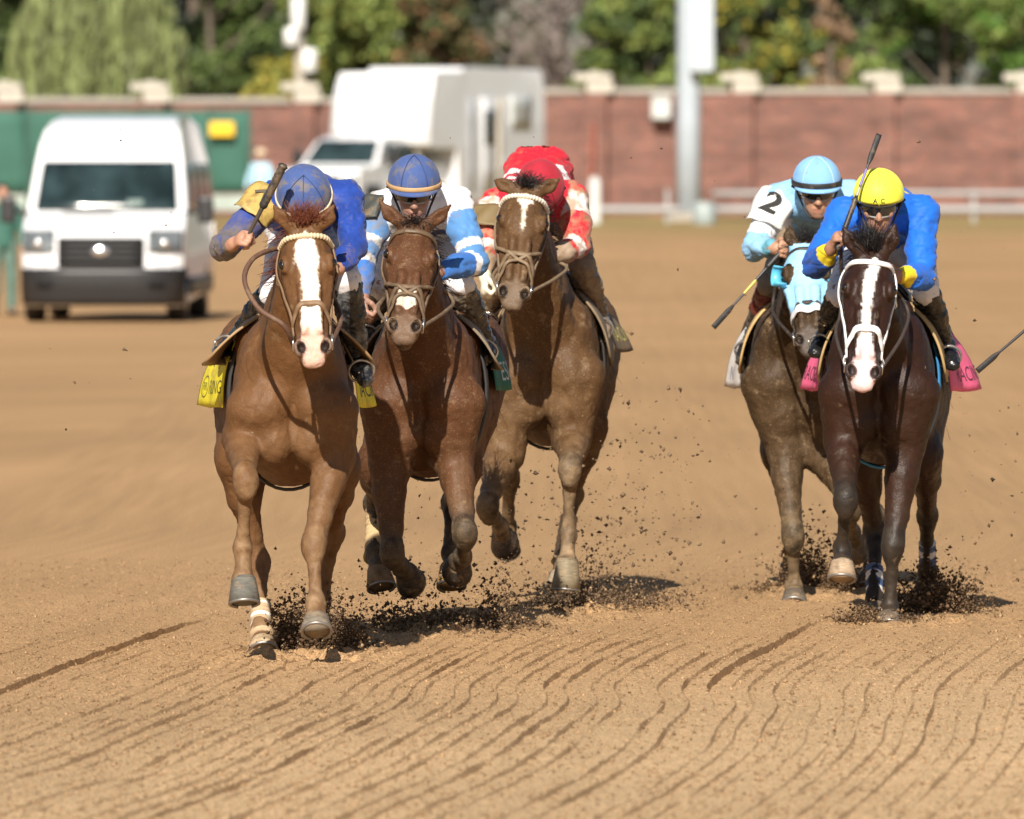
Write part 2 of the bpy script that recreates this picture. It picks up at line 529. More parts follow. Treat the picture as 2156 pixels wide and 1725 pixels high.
def build_ground():
    r = np.random.default_rng(5)
    pos = np.cumsum(r.uniform(.06, .125, 112)) - 4.7
    pos = pos[pos < 4.3]; m = len(pos)
    dep = np.where(r.uniform(size=m) > .45, r.uniform(.011, .021, m), r.uniform(.006, .012, m))
    big = {int(np.argmin(np.abs(pos - .93))): (.032, 43.6, 52.5), int(np.argmin(np.abs(pos + 1.98))): (.026, 42.0, 53.0)}
    st = np.array([-.055, -.036, -.020, -.008, -.0015, .0045, .016, .034])
    qs = np.unique(np.round(np.concatenate([(p + st) for p in pos] + [np.arange(-4.8, 4.6, .045)]), 4))
    qs = qs[np.r_[True, np.diff(qs) > .0035]]
    xs = np.concatenate([-np.geomspace(5.0, 1500, 30)[::-1], qs, np.geomspace(4.8, 1500, 30)])
    ys = np.concatenate([[-60, -20, 0, 15, 25, 31, 34], np.arange(35.6, 50, .045), np.arange(50, 60, .075), 60 * 1.025 ** np.arange(1, 70), np.geomspace(360, 4000, 14)])
    Qg, Y = np.meshgrid(xs, ys, indexing='ij')
    X = furrow_x(Qg, Y)
    near = sstep(4.9, 4.5, np.abs(Qg)) * sstep(35, 36, Y) * sstep(62, 56, Y)
    P = np.stack([X, Y, np.zeros_like(X)], -1)
    Z = np.zeros_like(X); DX = np.zeros_like(X)
    reach = .18 + .82 * sstep(52.0, 47.5, Y + .3 * X)
    left = .40 + .60 * sstep(-2.4, .0, X + .10 * (46 - Y))
    for i, (p, dp) in enumerate(zip(pos, dep)):
        a, b = max(0, np.searchsorted(xs, p - .3)), np.searchsorted(xs, p + .3)
        d = Qg[a:b] - p; y = Y[a:b]; line = np.stack([y[0] * 0 + 5 * i, y[0], 0 * y[0]], -1)
        jag = fnoise(line, .5, 44, 2)[None]; wob = fnoise(line, 1.6, 45, 2)[None]
        if i in big: h_, y0, y1 = big[i]; along = sstep(y0, y0 + 1.2, y) * sstep(y1, y1 - 2.5, y); hh = h_ * along * (1 + .18 * jag)
        else: hh = dp * np.clip(.85 + .5 * wob, .35, 1.4) * (1 + .10 * jag) * reach[a:b] * left[a:b]
        Z[a:b] += hh * np.where(d < 0, .62 * np.exp(np.minimum(d, 0) / .040), -.38 * np.exp(-np.maximum(d, 0) / .045))
        DX[a:b] += .0012 * jag * np.exp(-(d / .05) ** 2)
    X = X + DX * near
    P = np.stack([X, Y, np.zeros_like(X)], -1)
    Z += .0030 * fnoise(P * [1, .35, 1], .10, 8, 2) + .0022 * fnoise(P * [1, .25, 1], .04, 9, 1) + .006 * fnoise(P * [1, .4, 1], 1.6, 10, 1)
    for (px, py, rad) in HOOFMARKS:     # churned hoof marks under the field
        S_ = (py - HORIZON) / CAM_H; cx, cy = (px - PW / 2) / S_, FPX / S_
        g = np.exp(-(((X - cx) / rad) ** 2 + ((Y - cy) / (rad * 2.2)) ** 2))
        Z += g * (.018 * fnoise(P * [1, .5, 1], .14, 31, 2) + .008)
    Z = Z * near + terrain(X, Y)
    V = np.stack([X, Y, Z], -1).reshape(-1, 3)
    nx, ny = X.shape
    i = np.arange(nx - 1)[:, None] * ny + np.arange(ny - 1)[None]
    F = np.stack([i, i + ny, i + ny + 1, i + 1], -1).reshape(-1, 4)
    Yf, Xf = V[:, 1], V[:, 0]
    nb = fnoise(V * [1, .12, 1], 3.0, 50, 3); n2 = fnoise(V, .12, 51, 3); n3 = fnoise(V * [.25, 1, 1], 9, 55, 2); qf = Qg.reshape(-1); n4 = fnoise(np.stack([qf, Yf * .035, 0 * qf], -1), .30, 57, 3) * sstep(140, 60, Yf)
    dry = sstep(50, 38, Yf - 1.2 * Xf)[:, None]; sand = (np.array([.455, .282, .142])[None] * (1 - dry) + np.array([.56, .385, .218])[None] * dry) * (1 + .06 * nb + .07 * n2 + .05 * n3 + .045 * n4)[:, None]
    vg = sstep(225, 262, Yf + 6 * fnoise(V, 7, 52, 2))[:, None] * .75
    verge = np.array([.30, .235, .095])[None] * (1 + .25 * fnoise(V, 4, 53, 3))[:, None]
    C = sand * (1 - vg) + verge * vg
    o = mesh_obj('racetrack_ground', V, F, ground_mat(), None, True, cols=np.clip(C, .02, .9))
    me = o.data; nz = np.empty(len(me.polygons) * 3, np.float32); me.polygons.foreach_get('normal', nz); nz = np.abs(nz.reshape(-1, 3)[:, 2])
    me.polygons.foreach_set('use_smooth', nz > .86)
    tag(o, 'harrowed tan dirt racetrack with fine furrow lines', 'ground', kind='structure')
    return xs, ys, X, Z


def ground_mat():
    m = mat('track_dirt', vcol=True, rough=.95, var=.30, scale=70, spec=.1, stretch=(1, .42, 1))
    nt = m.node_tree; N = nt.nodes; Lk = nt.links; b = N['Principled BSDF']
    tc = N.new('ShaderNodeTexCoord'); mp = N.new('ShaderNodeMapping'); mp.inputs['Scale'].default_value = (1, .40, 1)
    Lk.new(tc.outputs['Object'], mp.inputs[0])
    n1 = N.new('ShaderNodeTexNoise'); n1.inputs['Scale'].default_value = 65; n1.inputs['Detail'].default_value = 4; n1.inputs['Roughness'].default_value = .7
    Lk.new(mp.outputs[0], n1.inputs['Vector'])
    n2 = N.new('ShaderNodeTexVoronoi'); n2.inputs['Scale'].default_value = 85
    Lk.new(mp.outputs[0], n2.inputs['Vector'])
    ad = N.new('ShaderNodeMath'); ad.operation = 'MULTIPLY_ADD'; ad.inputs[1].default_value = .5
    Lk.new(n2.outputs['Distance'], ad.inputs[0]); Lk.new(n1.outputs[0], ad.inputs[2])
    bp = N.new('ShaderNodeBump'); bp.inputs['Strength'].default_value = .8; bp.inputs['Distance'].default_value = .022
    Lk.new(ad.outputs[0], bp.inputs['Height']); Lk.new(bp.outputs[0], b.inputs['Normal'])
    return m


HOOFMARKS = [(600, 1390, .30), (690, 1378, .30), (830, 1340, .4), (960, 1335, .35), (1090, 1310, .35), (1200, 1290, .35), (1330, 1280, .3), (1680, 1250, .35), (1760, 1255, .35), (1860, 1320, .25), (1970, 1310, .35)]
GXS, GYS, GX, GZG = build_ground()
# ------------------------------------------------------------------ horses
HEADTAB = np.array([  # v, half width, bottom, top (metres along the face)
    (-.05, .060, -.14, -.005), (.00, .084, -.17, .020), (.07, .102, -.20, .036), (.14, .109, -.225, .043), (.20, .108, -.232, .042),
    (.27, .099, -.215, .034), (.34, .087, -.17, .024), (.42, .075, -.132, .012), (.49, .068, -.115, .002),
    (.545, .070, -.106, -.004), (.585, .066, -.095, -.012), (.615, .054, -.085, -.026), (.635, .032, -.070, -.042)])
TRUNK = np.array([  # v from breast backwards, half width, bottom, top (above sternum)
    (.00, .135, .22, .50), (.07, .205, .11, .60), (.18, .238, .045, .69), (.33, .236, .008, .74), (.50, .238, .0, .765),
    (.72, .262, .0, .735), (1.02, .282, .035, .70), (1.28, .280, .10, .725), (1.48, .272, .17, .745), (1.66, .225, .26, .70),
    (1.78, .15, .36, .60)])
DUST = np.array([.42, .29, .165])


class Horse: pass


def head_uvn(H, V):
    d = V - H.poll
    return d @ H.hU / H.hs, d @ H.hV / H.hs, d @ H.hN / H.hs


def head_pt(H, v, th, off=0.0):
    """point and normal on the head, th = 0 on the front of the face, +-90 at the sides, 180 under the jaw (degrees)"""
    rx = np.interp(v, HEADTAB[:, 0], HEADTAB[:, 1]); bo = np.interp(v, HEADTAB[:, 0], HEADTAB[:, 2]); to = np.interp(v, HEADTAB[:, 0], HEADTAB[:, 3])
    cn, rn = (bo + to) / 2, (to - bo) / 2
    t = R(th); e = 2 / 2.3
    su = np.sign(math.sin(t)) * abs(math.sin(t)) ** e; cu = np.sign(math.cos(t)) * abs(math.cos(t)) ** e
    p = H.poll + H.hs * (H.hU * rx * su + H.hV * v + H.hN * (cn + rn * cu))
    nrm = unit(H.hU * math.sin(t) / rx + H.hN * math.cos(t) / rn)
    return p + nrm * off, nrm


def make_horse(S):
    H = Horse(); H.S = S
    Yc = S['Yc']; H.Yc = Yc
    P = lambda q: at(q[0], q[1], Yc + q[2])
    breast = at(S['bx'], 900, Yc); rump = at(S['rx'], 900, Yc + 1.6)
    zs = S['zs']; H.zs = zs
    O = np.array([breast[0], Yc, zs])
    T = unit([rump[0] - breast[0], 1.6, 0]); U = np.array([T[1], -T[0], 0]); Z = np.array([0, 0, 1.0])
    H.O, H.T, H.U, H.Z = O, T, U, Z
    B = lambda u, v, z: O + U * u + T * v + Z * z
    H.B = B
    # head frame
    H.poll = P(S['poll']); mz = P(S['muz'])
    H.hV = unit(mz - H.poll); H.hs = np.linalg.norm(mz - H.poll) / .625
    ux = np.array(S.get('hux', (1, 0, 0)), float)
    H.hU = unit(ux - H.hV * (ux @ H.hV)); H.hN = np.cross(H.hV, H.hU)
    hp = lambda u, v, n: H.poll + H.hs * (H.hU * u + H.hV * v + H.hN * n)
    H.hp = hp
    base = np.array([B(0, .7, 0)[0], B(0, .7, 0)[1], 0.0])
    root = thing('racehorse', base, S['label'], 'horse', 'racehorses galloping towards the camera'); H.root = root

    legs = S['legs']
    J = {k: [P(q) for q in v] for k, v in legs.items()}; H.J = J
    allp = np.array([p for v in J.values() for p in v] + [B(-.35, -.1, 0), B(.35, 1.9, .85), H.poll + [0, 0, .2], mz - [0.1, .15, .1], mz + [.1, 0, 0], H.poll - [.15, 0, 0], H.poll + [.15, 0, 0]])
    F = Field(allp.min(0) - .09, allp.max(0) + .09, .0092)
    # trunk
    F.loft(O, U, T, Z, TRUNK, k=.0, e=2.15)
    # shoulders, pectorals, quarters
    for s in (-1, 1):
        F.ell(B(s * .135, .20, .40), (.105, .20, .30), .038, frame=[U, unit(T + .25 * Z), unit(Z - .25 * T)])
        F.ell(B(s * .078, .045, .215), (.088, .085, .115), .014)
        F.ell(B(s * .10, .03, .36), (.10, .10, .13), .026)
        F.ell(B(s * .15, 1.40, .48), (.125, .27, .25), .06)
        F.ell(B(s * .12, .55, .62), (.10, .22, .12), .06)
    F.cap(B(0, -.075, .14), B(0, -.06, .46), .010, .006, .028, op='sub')      # crease between the breast muscles
    # neck
    nb = B(0, .30, .49); pb = H.poll + H.hs * (H.hV * .05 - H.hN * .115)
    n1 = lerp(nb, pb, .36) + Z * .00; n2 = lerp(nb, pb, .68) + Z * .015
    F.chain([nb, n1, n2, pb], [.285, .225, .165, .118], .05, side=U, flat=.66)
    H.neck = [nb, n1, n2, pb]
    # windpipe and jugular groove
    thr = hp(0, .12, -.22)
    for s in (-1, 1):
        F.cap(lerp(nb, pb, .12) + U * s * .085 - T * .24 + Z * -.06, thr + H.hU * s * .065, .012, .010, .03, op='sub')
        F.cap(B(s * .10, .10, .42), hp(s * .06, .10, -.17), .075, .035, .05)
    F.cap(B(0, .03, .46), thr, .075, .05, .04)
    # withers
    F.cap(B(0, .45, .70), B(0, .85, .68), .055, .05, .05)
    # head
    F.loft(H.poll, H.hU, H.hV, H.hN, HEADTAB * np.array([H.hs] * 4), k=.02, e=2.3)
    fr = [H.hU, H.hV, H.hN]; hs = H.hs
    for s in (-1, 1):
        F.ell(hp(s * .094, .172, .006), np.array((.028, .046, .036)) * hs, .018, fr)          # orbit
        F.cap(hp(s * .097, .20, -.035), hp(s * .076, .36, -.035), .016 * hs, .012 * hs, .012)  # facial crest
        F.ell(hp(s * .086, .12, -.12), np.array((.035, .10, .085)) * hs, .02, fr)              # cheek
        F.cap(hp(s * .036, .30, .028), hp(s * .034, .50, .004), .020 * hs, .018 * hs, .015)     # nasal bones
        F.ell(hp(s * .055, .565, -.018), np.array((.028, .042, .034)) * hs, .014, fr)          # nostril rim
        F.cap(hp(s * .068, .27, .012), hp(s * .062, .36, .012), .010 * hs, .008 * hs, .018, op='sub')
        F.ell(hp(s * .050, .574, .006), np.array((.0195, .029, .034)) * hs, .006, [unit(H.hU + .3 * s * H.hV), unit(H.hV - .3 * s * H.hU), H.hN], op='sub')
        F.ell(hp(s * .108, .176, .011), np.array((.018, .023, .018)) * hs, .006, fr, op='sub')  # eye socket
        F.ell(hp(s * .070, .095, .030), np.array((.014, .026, .014)) * hs, .016, fr, op='sub')  # hollow above the eye
    F.ell(hp(0, .622, -.050), np.array((.048, .030, .032)) * hs, .012, fr)     # upper lip
    F.ell(hp(0, .592, -.098), np.array((.040, .045, .030)) * hs, .014, fr)     # lower lip and chin
    F.cap(hp(-.065, .60, -.080), hp(.065, .60, -.080), .006, .006, .008, op='sub'); F.cap(hp(-.030, .628, -.081), hp(.030, .628, -.081), .008, .008, .008, op='sub')
    # ears
    for s, e in zip((-1, 1), S['ears']):
        b0 = hp(s * .052, -.005, .012); tip = at(e[0], e[1], b0[1] + e[2])
        ax = tip - b0; ln = np.linalg.norm(ax); ax = ax / ln
        fwd = unit(np.array([s * .25, -1.0, 0]) - ax * (np.array([s * .25, -1.0, 0]) @ ax))
        m = b0 + ax * ln * .45 + np.array([s * .012, 0, 0])
        F.chain([b0, m, tip], [.031 * hs, .032 * hs, .007 * hs], .015, side=fwd, flat=.72)
        F.cap(m - ax * ln * .18 + fwd * .030, b0 + ax * ln * .82 + fwd * .024, .019 * hs, .008 * hs, .006, op='sub')
    # legs
    X = np.array([1.0, 0, 0])
    for key, j in J.items():
        s = -1 if key.endswith('L') else 1
        if key[0] == 'F':
            el, kn, fe, co, bt = j
            sh = B(s * .165, .06, .34)
            F.chain([sh, el + X * -s * .012], [.115, .095], .045)
            fa = lerp(el, kn, .30)
            lat = unit(np.cross(kn - el, [0, 1, 0.25])); lat = lat if lat @ X > 0 else -lat
            F.chain([el, fa, lerp(el, kn, .70), kn], [.088, .080, .056, .048], .03, side=lat, flat=.94)
            F.cap(fa + lat * s * .028, lerp(el, kn, .62) + lat * s * .014, .046, .026, .014)
            F.cap(lerp(el, kn, .05) - lat * s * .036, lerp(el, kn, .48) - lat * s * .012, .05, .026, .014)
            kz = unit(unit(kn - el) + 1.4 * unit(fe - kn)); kx = unit(lat - kz * (lat @ kz)); F.ell(kn + kz * .012, (.050, .047, .088), .035, frame=[kx, np.cross(kz, kx), kz])
            pass
            d = fe - kn
            bk = unit(np.cross(lat, unit(d))); bk = bk if bk[1] > 0 else -bk
            F.chain([kn, lerp(kn, fe, .18), lerp(kn, fe, .42), lerp(kn, fe, .8), fe], [.046, .038, .029, .029, .036], .018, side=lat, flat=.92)
            F.cap(kn + bk * .026, fe + bk * .022, .018, .017, .012)
        else:
            sf, hk, fe, co, bt = j
            hip = B(s * .155, 1.35, .50)
            F.chain([hip, sf], [.185, .108], .06, side=X, flat=.72)
            F.cap(B(s * .13, 1.58, .45), lerp(sf, hk, .42), .12, .07, .06)
            lat = unit(np.cross(hk - sf, [0, 1, .3])); lat = lat if lat @ X > 0 else -lat
            F.chain([sf, lerp(sf, hk, .35), lerp(sf, hk, .75), hk], [.104, .080, .050, .047], .03, side=lat, flat=.85)
            d = fe - hk
            bk = unit(np.cross(lat, unit(d))); bk = bk if bk[1] > 0 else -bk
            F.cap(lerp(sf, hk, .6) + bk * .05, hk + bk * .045, .022, .026, .016)
            F.ell(hk, (.052, .055, .066), .02)
            F.cap(hk + bk * .030 + Z * .02, lerp(hk, fe, .2) + bk * .012, .032, .022, .015)
            F.chain([hk, lerp(hk, fe, .2), lerp(hk, fe, .42), lerp(hk, fe, .8), fe], [.046, .039, .032, .031, .037], .018, side=lat, flat=.92)
            F.cap(hk + bk * .028, fe + bk * .024, .020, .018, .012)
        F.ell(fe, (.042, .046, .050), .02)
        F.ell(fe + np.array([0, .022, -.012]), (.034, .034, .034), .014)
        F.chain([fe, lerp(fe, co, .55), co], [.036, .034, .051], .014)
    # veins, tendons: slight relief
    V, Q = F.mesh(1)
    nr = vnormals(V, Q)
    V = V + nr * (.0034 * fnoise(V * np.array([1, 1, .6]), .12, S['seed'] + 5, 3))[:, None]
    vn = fnoise(V * np.array([1.2, .8, .55]), .17, S['seed'] + 71, 2); vn2 = fnoise(V * np.array([1.1, .7, .8]), .26, S['seed'] + 72, 2)
    V = V + nr * (.0020 * np.exp(-(vn / .07) ** 2) - .0028 * np.exp(-(vn2 / .09) ** 2))[:, None]
    # colours
    c0 = np.array(S['coat']); n1_ = fnoise(V, .5, S['seed'], 3); n2_ = fnoise(V, .06, S['seed'] + 3, 3)
    C = c0[None] * (1 + .09 * n1_ + .06 * n2_)[:, None]
    pts = S.get('points')
    low = np.zeros(len(V)); lowest = np.zeros(len(V))
    for key, j in J.items():
        d1, t1 = seg_dist(V, j[1], j[2]); d2, t2 = seg_dist(V, j[2], j[3]); d0, t0 = seg_dist(V, lerp(j[0], j[1], .55), j[1])
        low = np.maximum(low, np.maximum(sstep(.14, .06, d1), sstep(.12, .05, d2)))
        low = np.maximum(low, sstep(.12, .05, d0) * t0 * .8)
        lowest = np.maximum(lowest, np.maximum(sstep(.12, .05, d2), sstep(.10, .05, d1) * sstep(.25, 1, t1)))
    if pts is not None:
        C = C * (1 - low[:, None]) + np.array(pts)[None] * (1 + .15 * n2_)[:, None] * low[:, None]
    # track dust caked on legs and breast
    dz = S.get('dust', .35)
    up = V[:, 2] - zs
    kd = dz * (low * .55 + lowest * .5 + .35 * sstep(.55, .0, up) * sstep(.25, -.05, (V - O) @ T)) * (0.65 + .5 * fnoise(V, .09, S['seed'] + 9, 4))
    kd = np.clip(kd, 0, .85)[:, None]
    C = C * (1 - kd) + DUST[None] * kd
    # head markings
    u, v, n = head_uvn(H, V)
    onhead = (np.abs(u) < .17) & (v > -.12) & (v < .75) & (n > -.3) & (n < .14)
    nz = snoise(V, .022, S['seed'] + 21)
    if S.get('blaze') is not None:
        bz = np.asarray(S['blaze'], float); bz[bz[:, 2] <= 0, 2] = -.02   # v, centre, half width
        cu = np.interp(v, bz[:, 0], bz[:, 1]); hw = np.interp(v, bz[:, 0], bz[:, 2], left=-.02, right=bz[-1, 2])
        m = onhead & (n > -.055)
        k = sstep(.006, -.004, np.abs(u - cu) - hw + .004 * nz) * m
        wc = np.array(S.get('white', (.72, .66, .58)))[None] * (1 + .08 * n2_)[:, None]
        if 'pinkv' in S:
            pk = sstep(S['pinkv'], S['pinkv'] + .06, v)[:, None]
            wc = wc * (1 - pk) + np.array(S.get('pink', (.58, .37, .30)))[None] * pk
        spk = sstep(.5, 1.1, snoise(V, .012, S['seed'] + 31))[:, None] * S.get('speck', .2)
        wc = wc * (1 - spk) + np.array([.45, .30, .18])[None] * spk
        C = C * (1 - k[:, None]) + wc * k[:, None]
    mk = onhead & (v > .40)
    mcol = S.get('muzzle')
    if mcol is not None:
        k = sstep(.47, .56, v + .012 * nz) * mk
        if S.get('blaze') is not None: k = k * sstep(.0, .012, np.abs(u - np.interp(v, bz[:, 0], bz[:, 1])) - hw)
        C = C * (1 - k[:, None] * .8) + np.array(mcol)[None] * k[:, None] * .8
    # shade painted near-black into the nostril hollows and along the mouth crease
    for s in (-1, 1):
        q = ((u - s * .050) / .0215) ** 2 + ((v - .574) / .030) ** 2 + ((n + .012) / .040) ** 2
        k = sstep(1.2, .75, q)[:, None] * .95
        C = C * (1 - k) + np.array([.010, .006, .005])[None] * k
    q = ((v - .618) / .040) ** 2 + ((n + .081) / .0065) ** 2 + (u / .055) ** 4  # mouth crease: its shade is put into the coat colour
    k = sstep(1.1, .6, q)[:, None] * .8
    C = C * (1 - k) + np.array([.02, .012, .01])[None] * k
    if S.get('lip') is not None:
        q = ((u + .0) / .05) ** 2 + ((v - .612) / .045) ** 2 + ((n + .105) / .028) ** 2
        k = sstep(1.1, .7, q)[:, None]
        C = C * (1 - k) + np.array(S['lip'])[None] * k
    C = np.clip(C, .004, .9)
    H.body = mesh_obj('body', V, Q, mat('horse_coat_%s' % S['key'], vcol=True, rough=S.get('rough', .55), var=.12, scale=26, bump=.16, bscale=110, sheen=0,
                                      dirt=tuple(DUST * .62), dscale=16, damt=S.get('spat', .12), speck=tuple(DUST * 1.15), spec=S.get('spec', .22)), root, cols=C)
    # eyes
    em = mat('horse_eye', (.012, .008, .006), .06, var=0, coat=.6)
    for s in (-1, 1):
        v_, f_ = sphere_vf(hp(s * .1035, .176, .009), .0235 * hs, 14, 10)
        mesh_obj('eye', v_, f_, em, root)
    # hooves with shoes
    for key, j in J.items():
        fe, co, bt = j[2], j[3], j[4]
        ax = unit(bt - co); hl = max(.075, np.linalg.norm(bt - co))
        fw = np.array([0, -1.0, 0]); fw = unit(fw - ax * (fw @ ax))
        if abs(ax[1]) > .75: fw = unit(np.array([0, 0, -1.0]) - ax * (-ax[2]))
        lt = np.cross(ax, fw)
        rows = []
        n = 22
        for t, rr, sh_ in ((-.12, .047, 0), (.0, .0525, 0), (.08, .0525, .004), (.5, .060, .012), (1, .068, .024)):
            c = co + ax * hl * t + fw * sh_
            for i in range(n):
                a = 2 * math.pi * i / n
                cx, cy = math.cos(a), math.sin(a)
                heel = .82 if cy < -.6 else 1
                rows.append(c + (lt * cx + fw * cy * 1.06 * heel) * rr)
        Vh = np.array(rows)
        Fh = [(r * n + i, r * n + (i + 1) % n, (r + 1) * n + (i + 1) % n, (r + 1) * n + i) for r in range(4) for i in range(n)]
        Fh.append(tuple(range(4 * n, 5 * n))); Fh.append(tuple(range(n))[::-1])
        hc = np.array(S['hoof'].get(key, (.12, .095, .07)))
        g = fnoise(Vh * [1, 1, 4], .05, S['seed'] + 40, 2)
        ho = mesh_obj('hoof', Vh, Fh, mat('hoof_horn', vcol=True, rough=.65, var=.3, scale=30, spec=.25, bump=.15, bscale=50, stretch=(1, 1, 6), dirt=tuple(DUST * .7), dscale=20, damt=.45), root,
                      cols=np.clip(hc[None] * (1 + .25 * g)[:, None], 0, 1))
        ring = []
        c = co + ax * (hl * 1.03) + fw * .024
        for i in range(15):
            a = R(-60 + 300 * i / 14)
            ring.append(c + (lt * math.cos(a) + fw * math.sin(a) * 1.06) * .062)
        tube('horseshoe', ring, .0075, mat('shoe_steel', (.30, .28, .26), .45, metal=.7, var=.15), ho, 6)
    # bandages
    for key, (t0, t1, rad, colr, stripes, scol) in S.get('wraps', {}).items():
        j = J[key]; a0, b0 = j[1], j[2]
        pth = [lerp(a0, b0, t) for t in np.linspace(t0, 1.0, 14)] + [lerp(b0, j[3], t) for t in np.linspace(.15, t1, 7)]
        tt = np.linspace(0, 1, len(pth))
        pth = np.array(pth) + np.array([0, .012, 0])
        # fine resample
        pth = smooth_path(pth, 60); tt = np.linspace(0, 1, 60)
        rr = rad * (1 + .04 * np.sin(tt * 60)) * (1 + .18 * sstep(.6, .9, tt))
        Vw, Fw = tube_vf(pth, rr, 16)
        cl = np.repeat(np.array(colr)[None], len(Vw), 0)
        rowt = np.repeat(tt, 16)
        for (s0, s1) in stripes:
            m = (rowt > s0) & (rowt < s1); cl[m] = scol
        cl = cl * (1 + .12 * fnoise(Vw, .02, 5, 2))[:, None]
        mesh_obj('leg_wrap', Vw, Fw, mat('bandage', vcol=True, rough=.85, var=.1, bump=.2, bscale=90, dirt=tuple(DUST * .8), damt=.12), root, cols=cl)
    # forelock, mane, tail
    hm = mat('hair_%s' % S['key'], S['hair'], .45, var=.25, scale=40)

    def strands(name, roots, dirs, ln, r0, bend, n, seed, sp=.28):
        rg = np.random.default_rng(seed); parts = []
        for i in range(n):
            k = rg.integers(len(roots)); b = np.asarray(roots[k]) + rg.normal(size=3) * .012
            d = unit(np.asarray(dirs[k]) + rg.normal(size=3) * sp); l = ln * rg.uniform(.6, 1.15)
            bd = np.asarray(bend) + rg.normal(size=3) * .18
            pts_ = [b + d * l * t + bd * l * t * t * .6 + .012 * np.array([math.sin(5 * t + i), math.cos(4 * t + 2 * i), 0]) * t for t in np.linspace(0, 1, 6)]
            parts.append(tube_vf(pts_, np.linspace(r0, r0 * .25, 6), 4, True))
        v_, f_ = merge(parts)
        return mesh_obj(name, v_, f_, hm, root)
    fl = S.get('forelock', ((0, -.3, .8), .10, (0, -.3, -.5), 70))
    strands('forelock', [hp(u_, -.035 + .02 * abs(u_) / .03, .01) for u_ in (-.035, -.018, 0, .018, .035)], [np.array(fl[0]) + np.array([u_ * 8, 0, 0]) for u_ in (-.035, -.018, 0, .018, .035)], fl[1] * .85, .0019, fl[2], fl[3] * 3, S['seed'], .26)
    cr = [lerp(H.neck[0], H.neck[3], t) + Z * np.interp(t, [0, .4, .7, 1], [.29, .235, .17, .12]) + T * .0 for t in np.linspace(.1, .98, 16)]
    sd = S.get('mane_side', 1)
    strands('mane', cr, [unit(U * sd * .9 + Z * .35 + T * .5)] * 16, .13, .003, (0, .3, -.9), 260, S['seed'] + 1, .2)
    dock = B(0, 1.80, .60)
    tl = S.get('tail', (0.1, .9, .1))
    strands('tail', [dock + np.array([a, 0, b]) for a in (-.02, 0, .02) for b in (-.02, .02)], [np.array(tl)] * 6, .6, .0028, (0, .1, -.8), 380, S['seed'] + 2, .13)
    return H
HS = {}
HS[1] = dict(key='chestnut', seed=101, Yc=48.0, bx=617, rx=590, zs=.713, poll=(642, 484, -.36), muz=(661, 752, -.67), hux=(1, 0.02, 0.0),
    ears=((575, 430, -.02), (703, 432, -.02)), coat=(.120, .056, .022), hair=(.16, .045, .022), dust=.32, spat=.10,
    blaze=[(.00, 0, .0), (.025, 0, .008), (.06, -.004, .030), (.10, -.004, .046), (.16, -.002, .050), (.22, .002, .040), (.30, .004, .036), (.36, .002, .034), (.43, -.002, .040), (.52, -.002, .044), (.60, 0, .046), (.66, 0, .045)],
    white=(.78, .71, .62), pinkv=.46, speck=.55, muzzle=(.20, .13, .10), forelock=((.05, -.15, .75), .11, (.1, -.2, -.1), 110), mane_side=-1,
    legs=dict(FL=[(512, 925, .12), (517, 1008, -.24), (511, 1154, -.14), (513, 1222, -.19), (515, 1272, -.22)],
              FR=[(704, 960, .10), (661, 1143, -.10), (665, 1272, -.20), (666, 1303, -.26), (667, 1332, -.30)],
              HL=[(496, 965, .90), (545, 1185, .98), (550, 1325, .74), (553, 1352, .67), (555, 1374, .63)],
              HR=[(716, 985, .92), (702, 1120, 1.25), (678, 1265, 1.36), (676, 1300, 1.41), (675, 1332, 1.40)]),
    hoof=dict(FL=(.115, .11, .095), FR=(.19, .16, .125), HL=(.40, .29, .18), HR=(.2, .16, .12)),
    wraps=dict(HL=(.62, .75, .045, (.46, .33, .20), [(.06, .13), (.33, .41), (.52, .60)], (.74, .70, .62))),
    label='chestnut racehorse with a broad white blaze and a beaded tan browband')
HS[2] = dict(key='bay', seed=202, Yc=50.1, bx=887, rx=938, zs=.693, poll=(871, 480, -.34), muz=(850, 702, -.74), hux=(1, .04, -.02),
    ears=((798, 420, 0), (950, 430, 0)), coat=(.086, .036, .0155), hair=(.03, .02, .016), dust=.22, spat=.22, points=(.022, .017, .014),
    blaze=[(.37, 0, .0), (.38, 0, .028), (.405, 0, .036), (.44, 0, .040), (.475, 0, .044), (.485, 0, .0), (.62, 0, 0)], white=(.66, .58, .48), speck=.6,
    muzzle=(.16, .105, .07), forelock=((0, -.5, .35), .07, (0, -.4, -.7), 60), mane_side=1,
    legs=dict(FL=[(818, 980, .10), (826, 1166, .0), (845, 1195, .27), (856, 1206, .36), (866, 1216, .42)],
              FR=[(956, 962, .10), (979, 1123, -.12), (974, 1172, .14), (966, 1184, .24), (962, 1194, .31)],
              HL=[(795, 975, .72), (790, 1058, 1.12), (787, 1168, .93), (797, 1200, .84), (804, 1240, .80)],
              HR=[(972, 985, .75), (952, 1058, 1.14), (948, 1165, .93), (950, 1195, .85), (951, 1238, .80)]),
    hoof=dict(FL=(.05, .04, .03), FR=(.05, .04, .035), HL=(.22, .14, .07), HR=(.42, .24, .08)),
    wraps=dict(HL=(.12, .1, .042, (.46, .33, .17), [], (.5, .4, .3))),
    label='bay racehorse with a white snip on its nose and pricked ears')
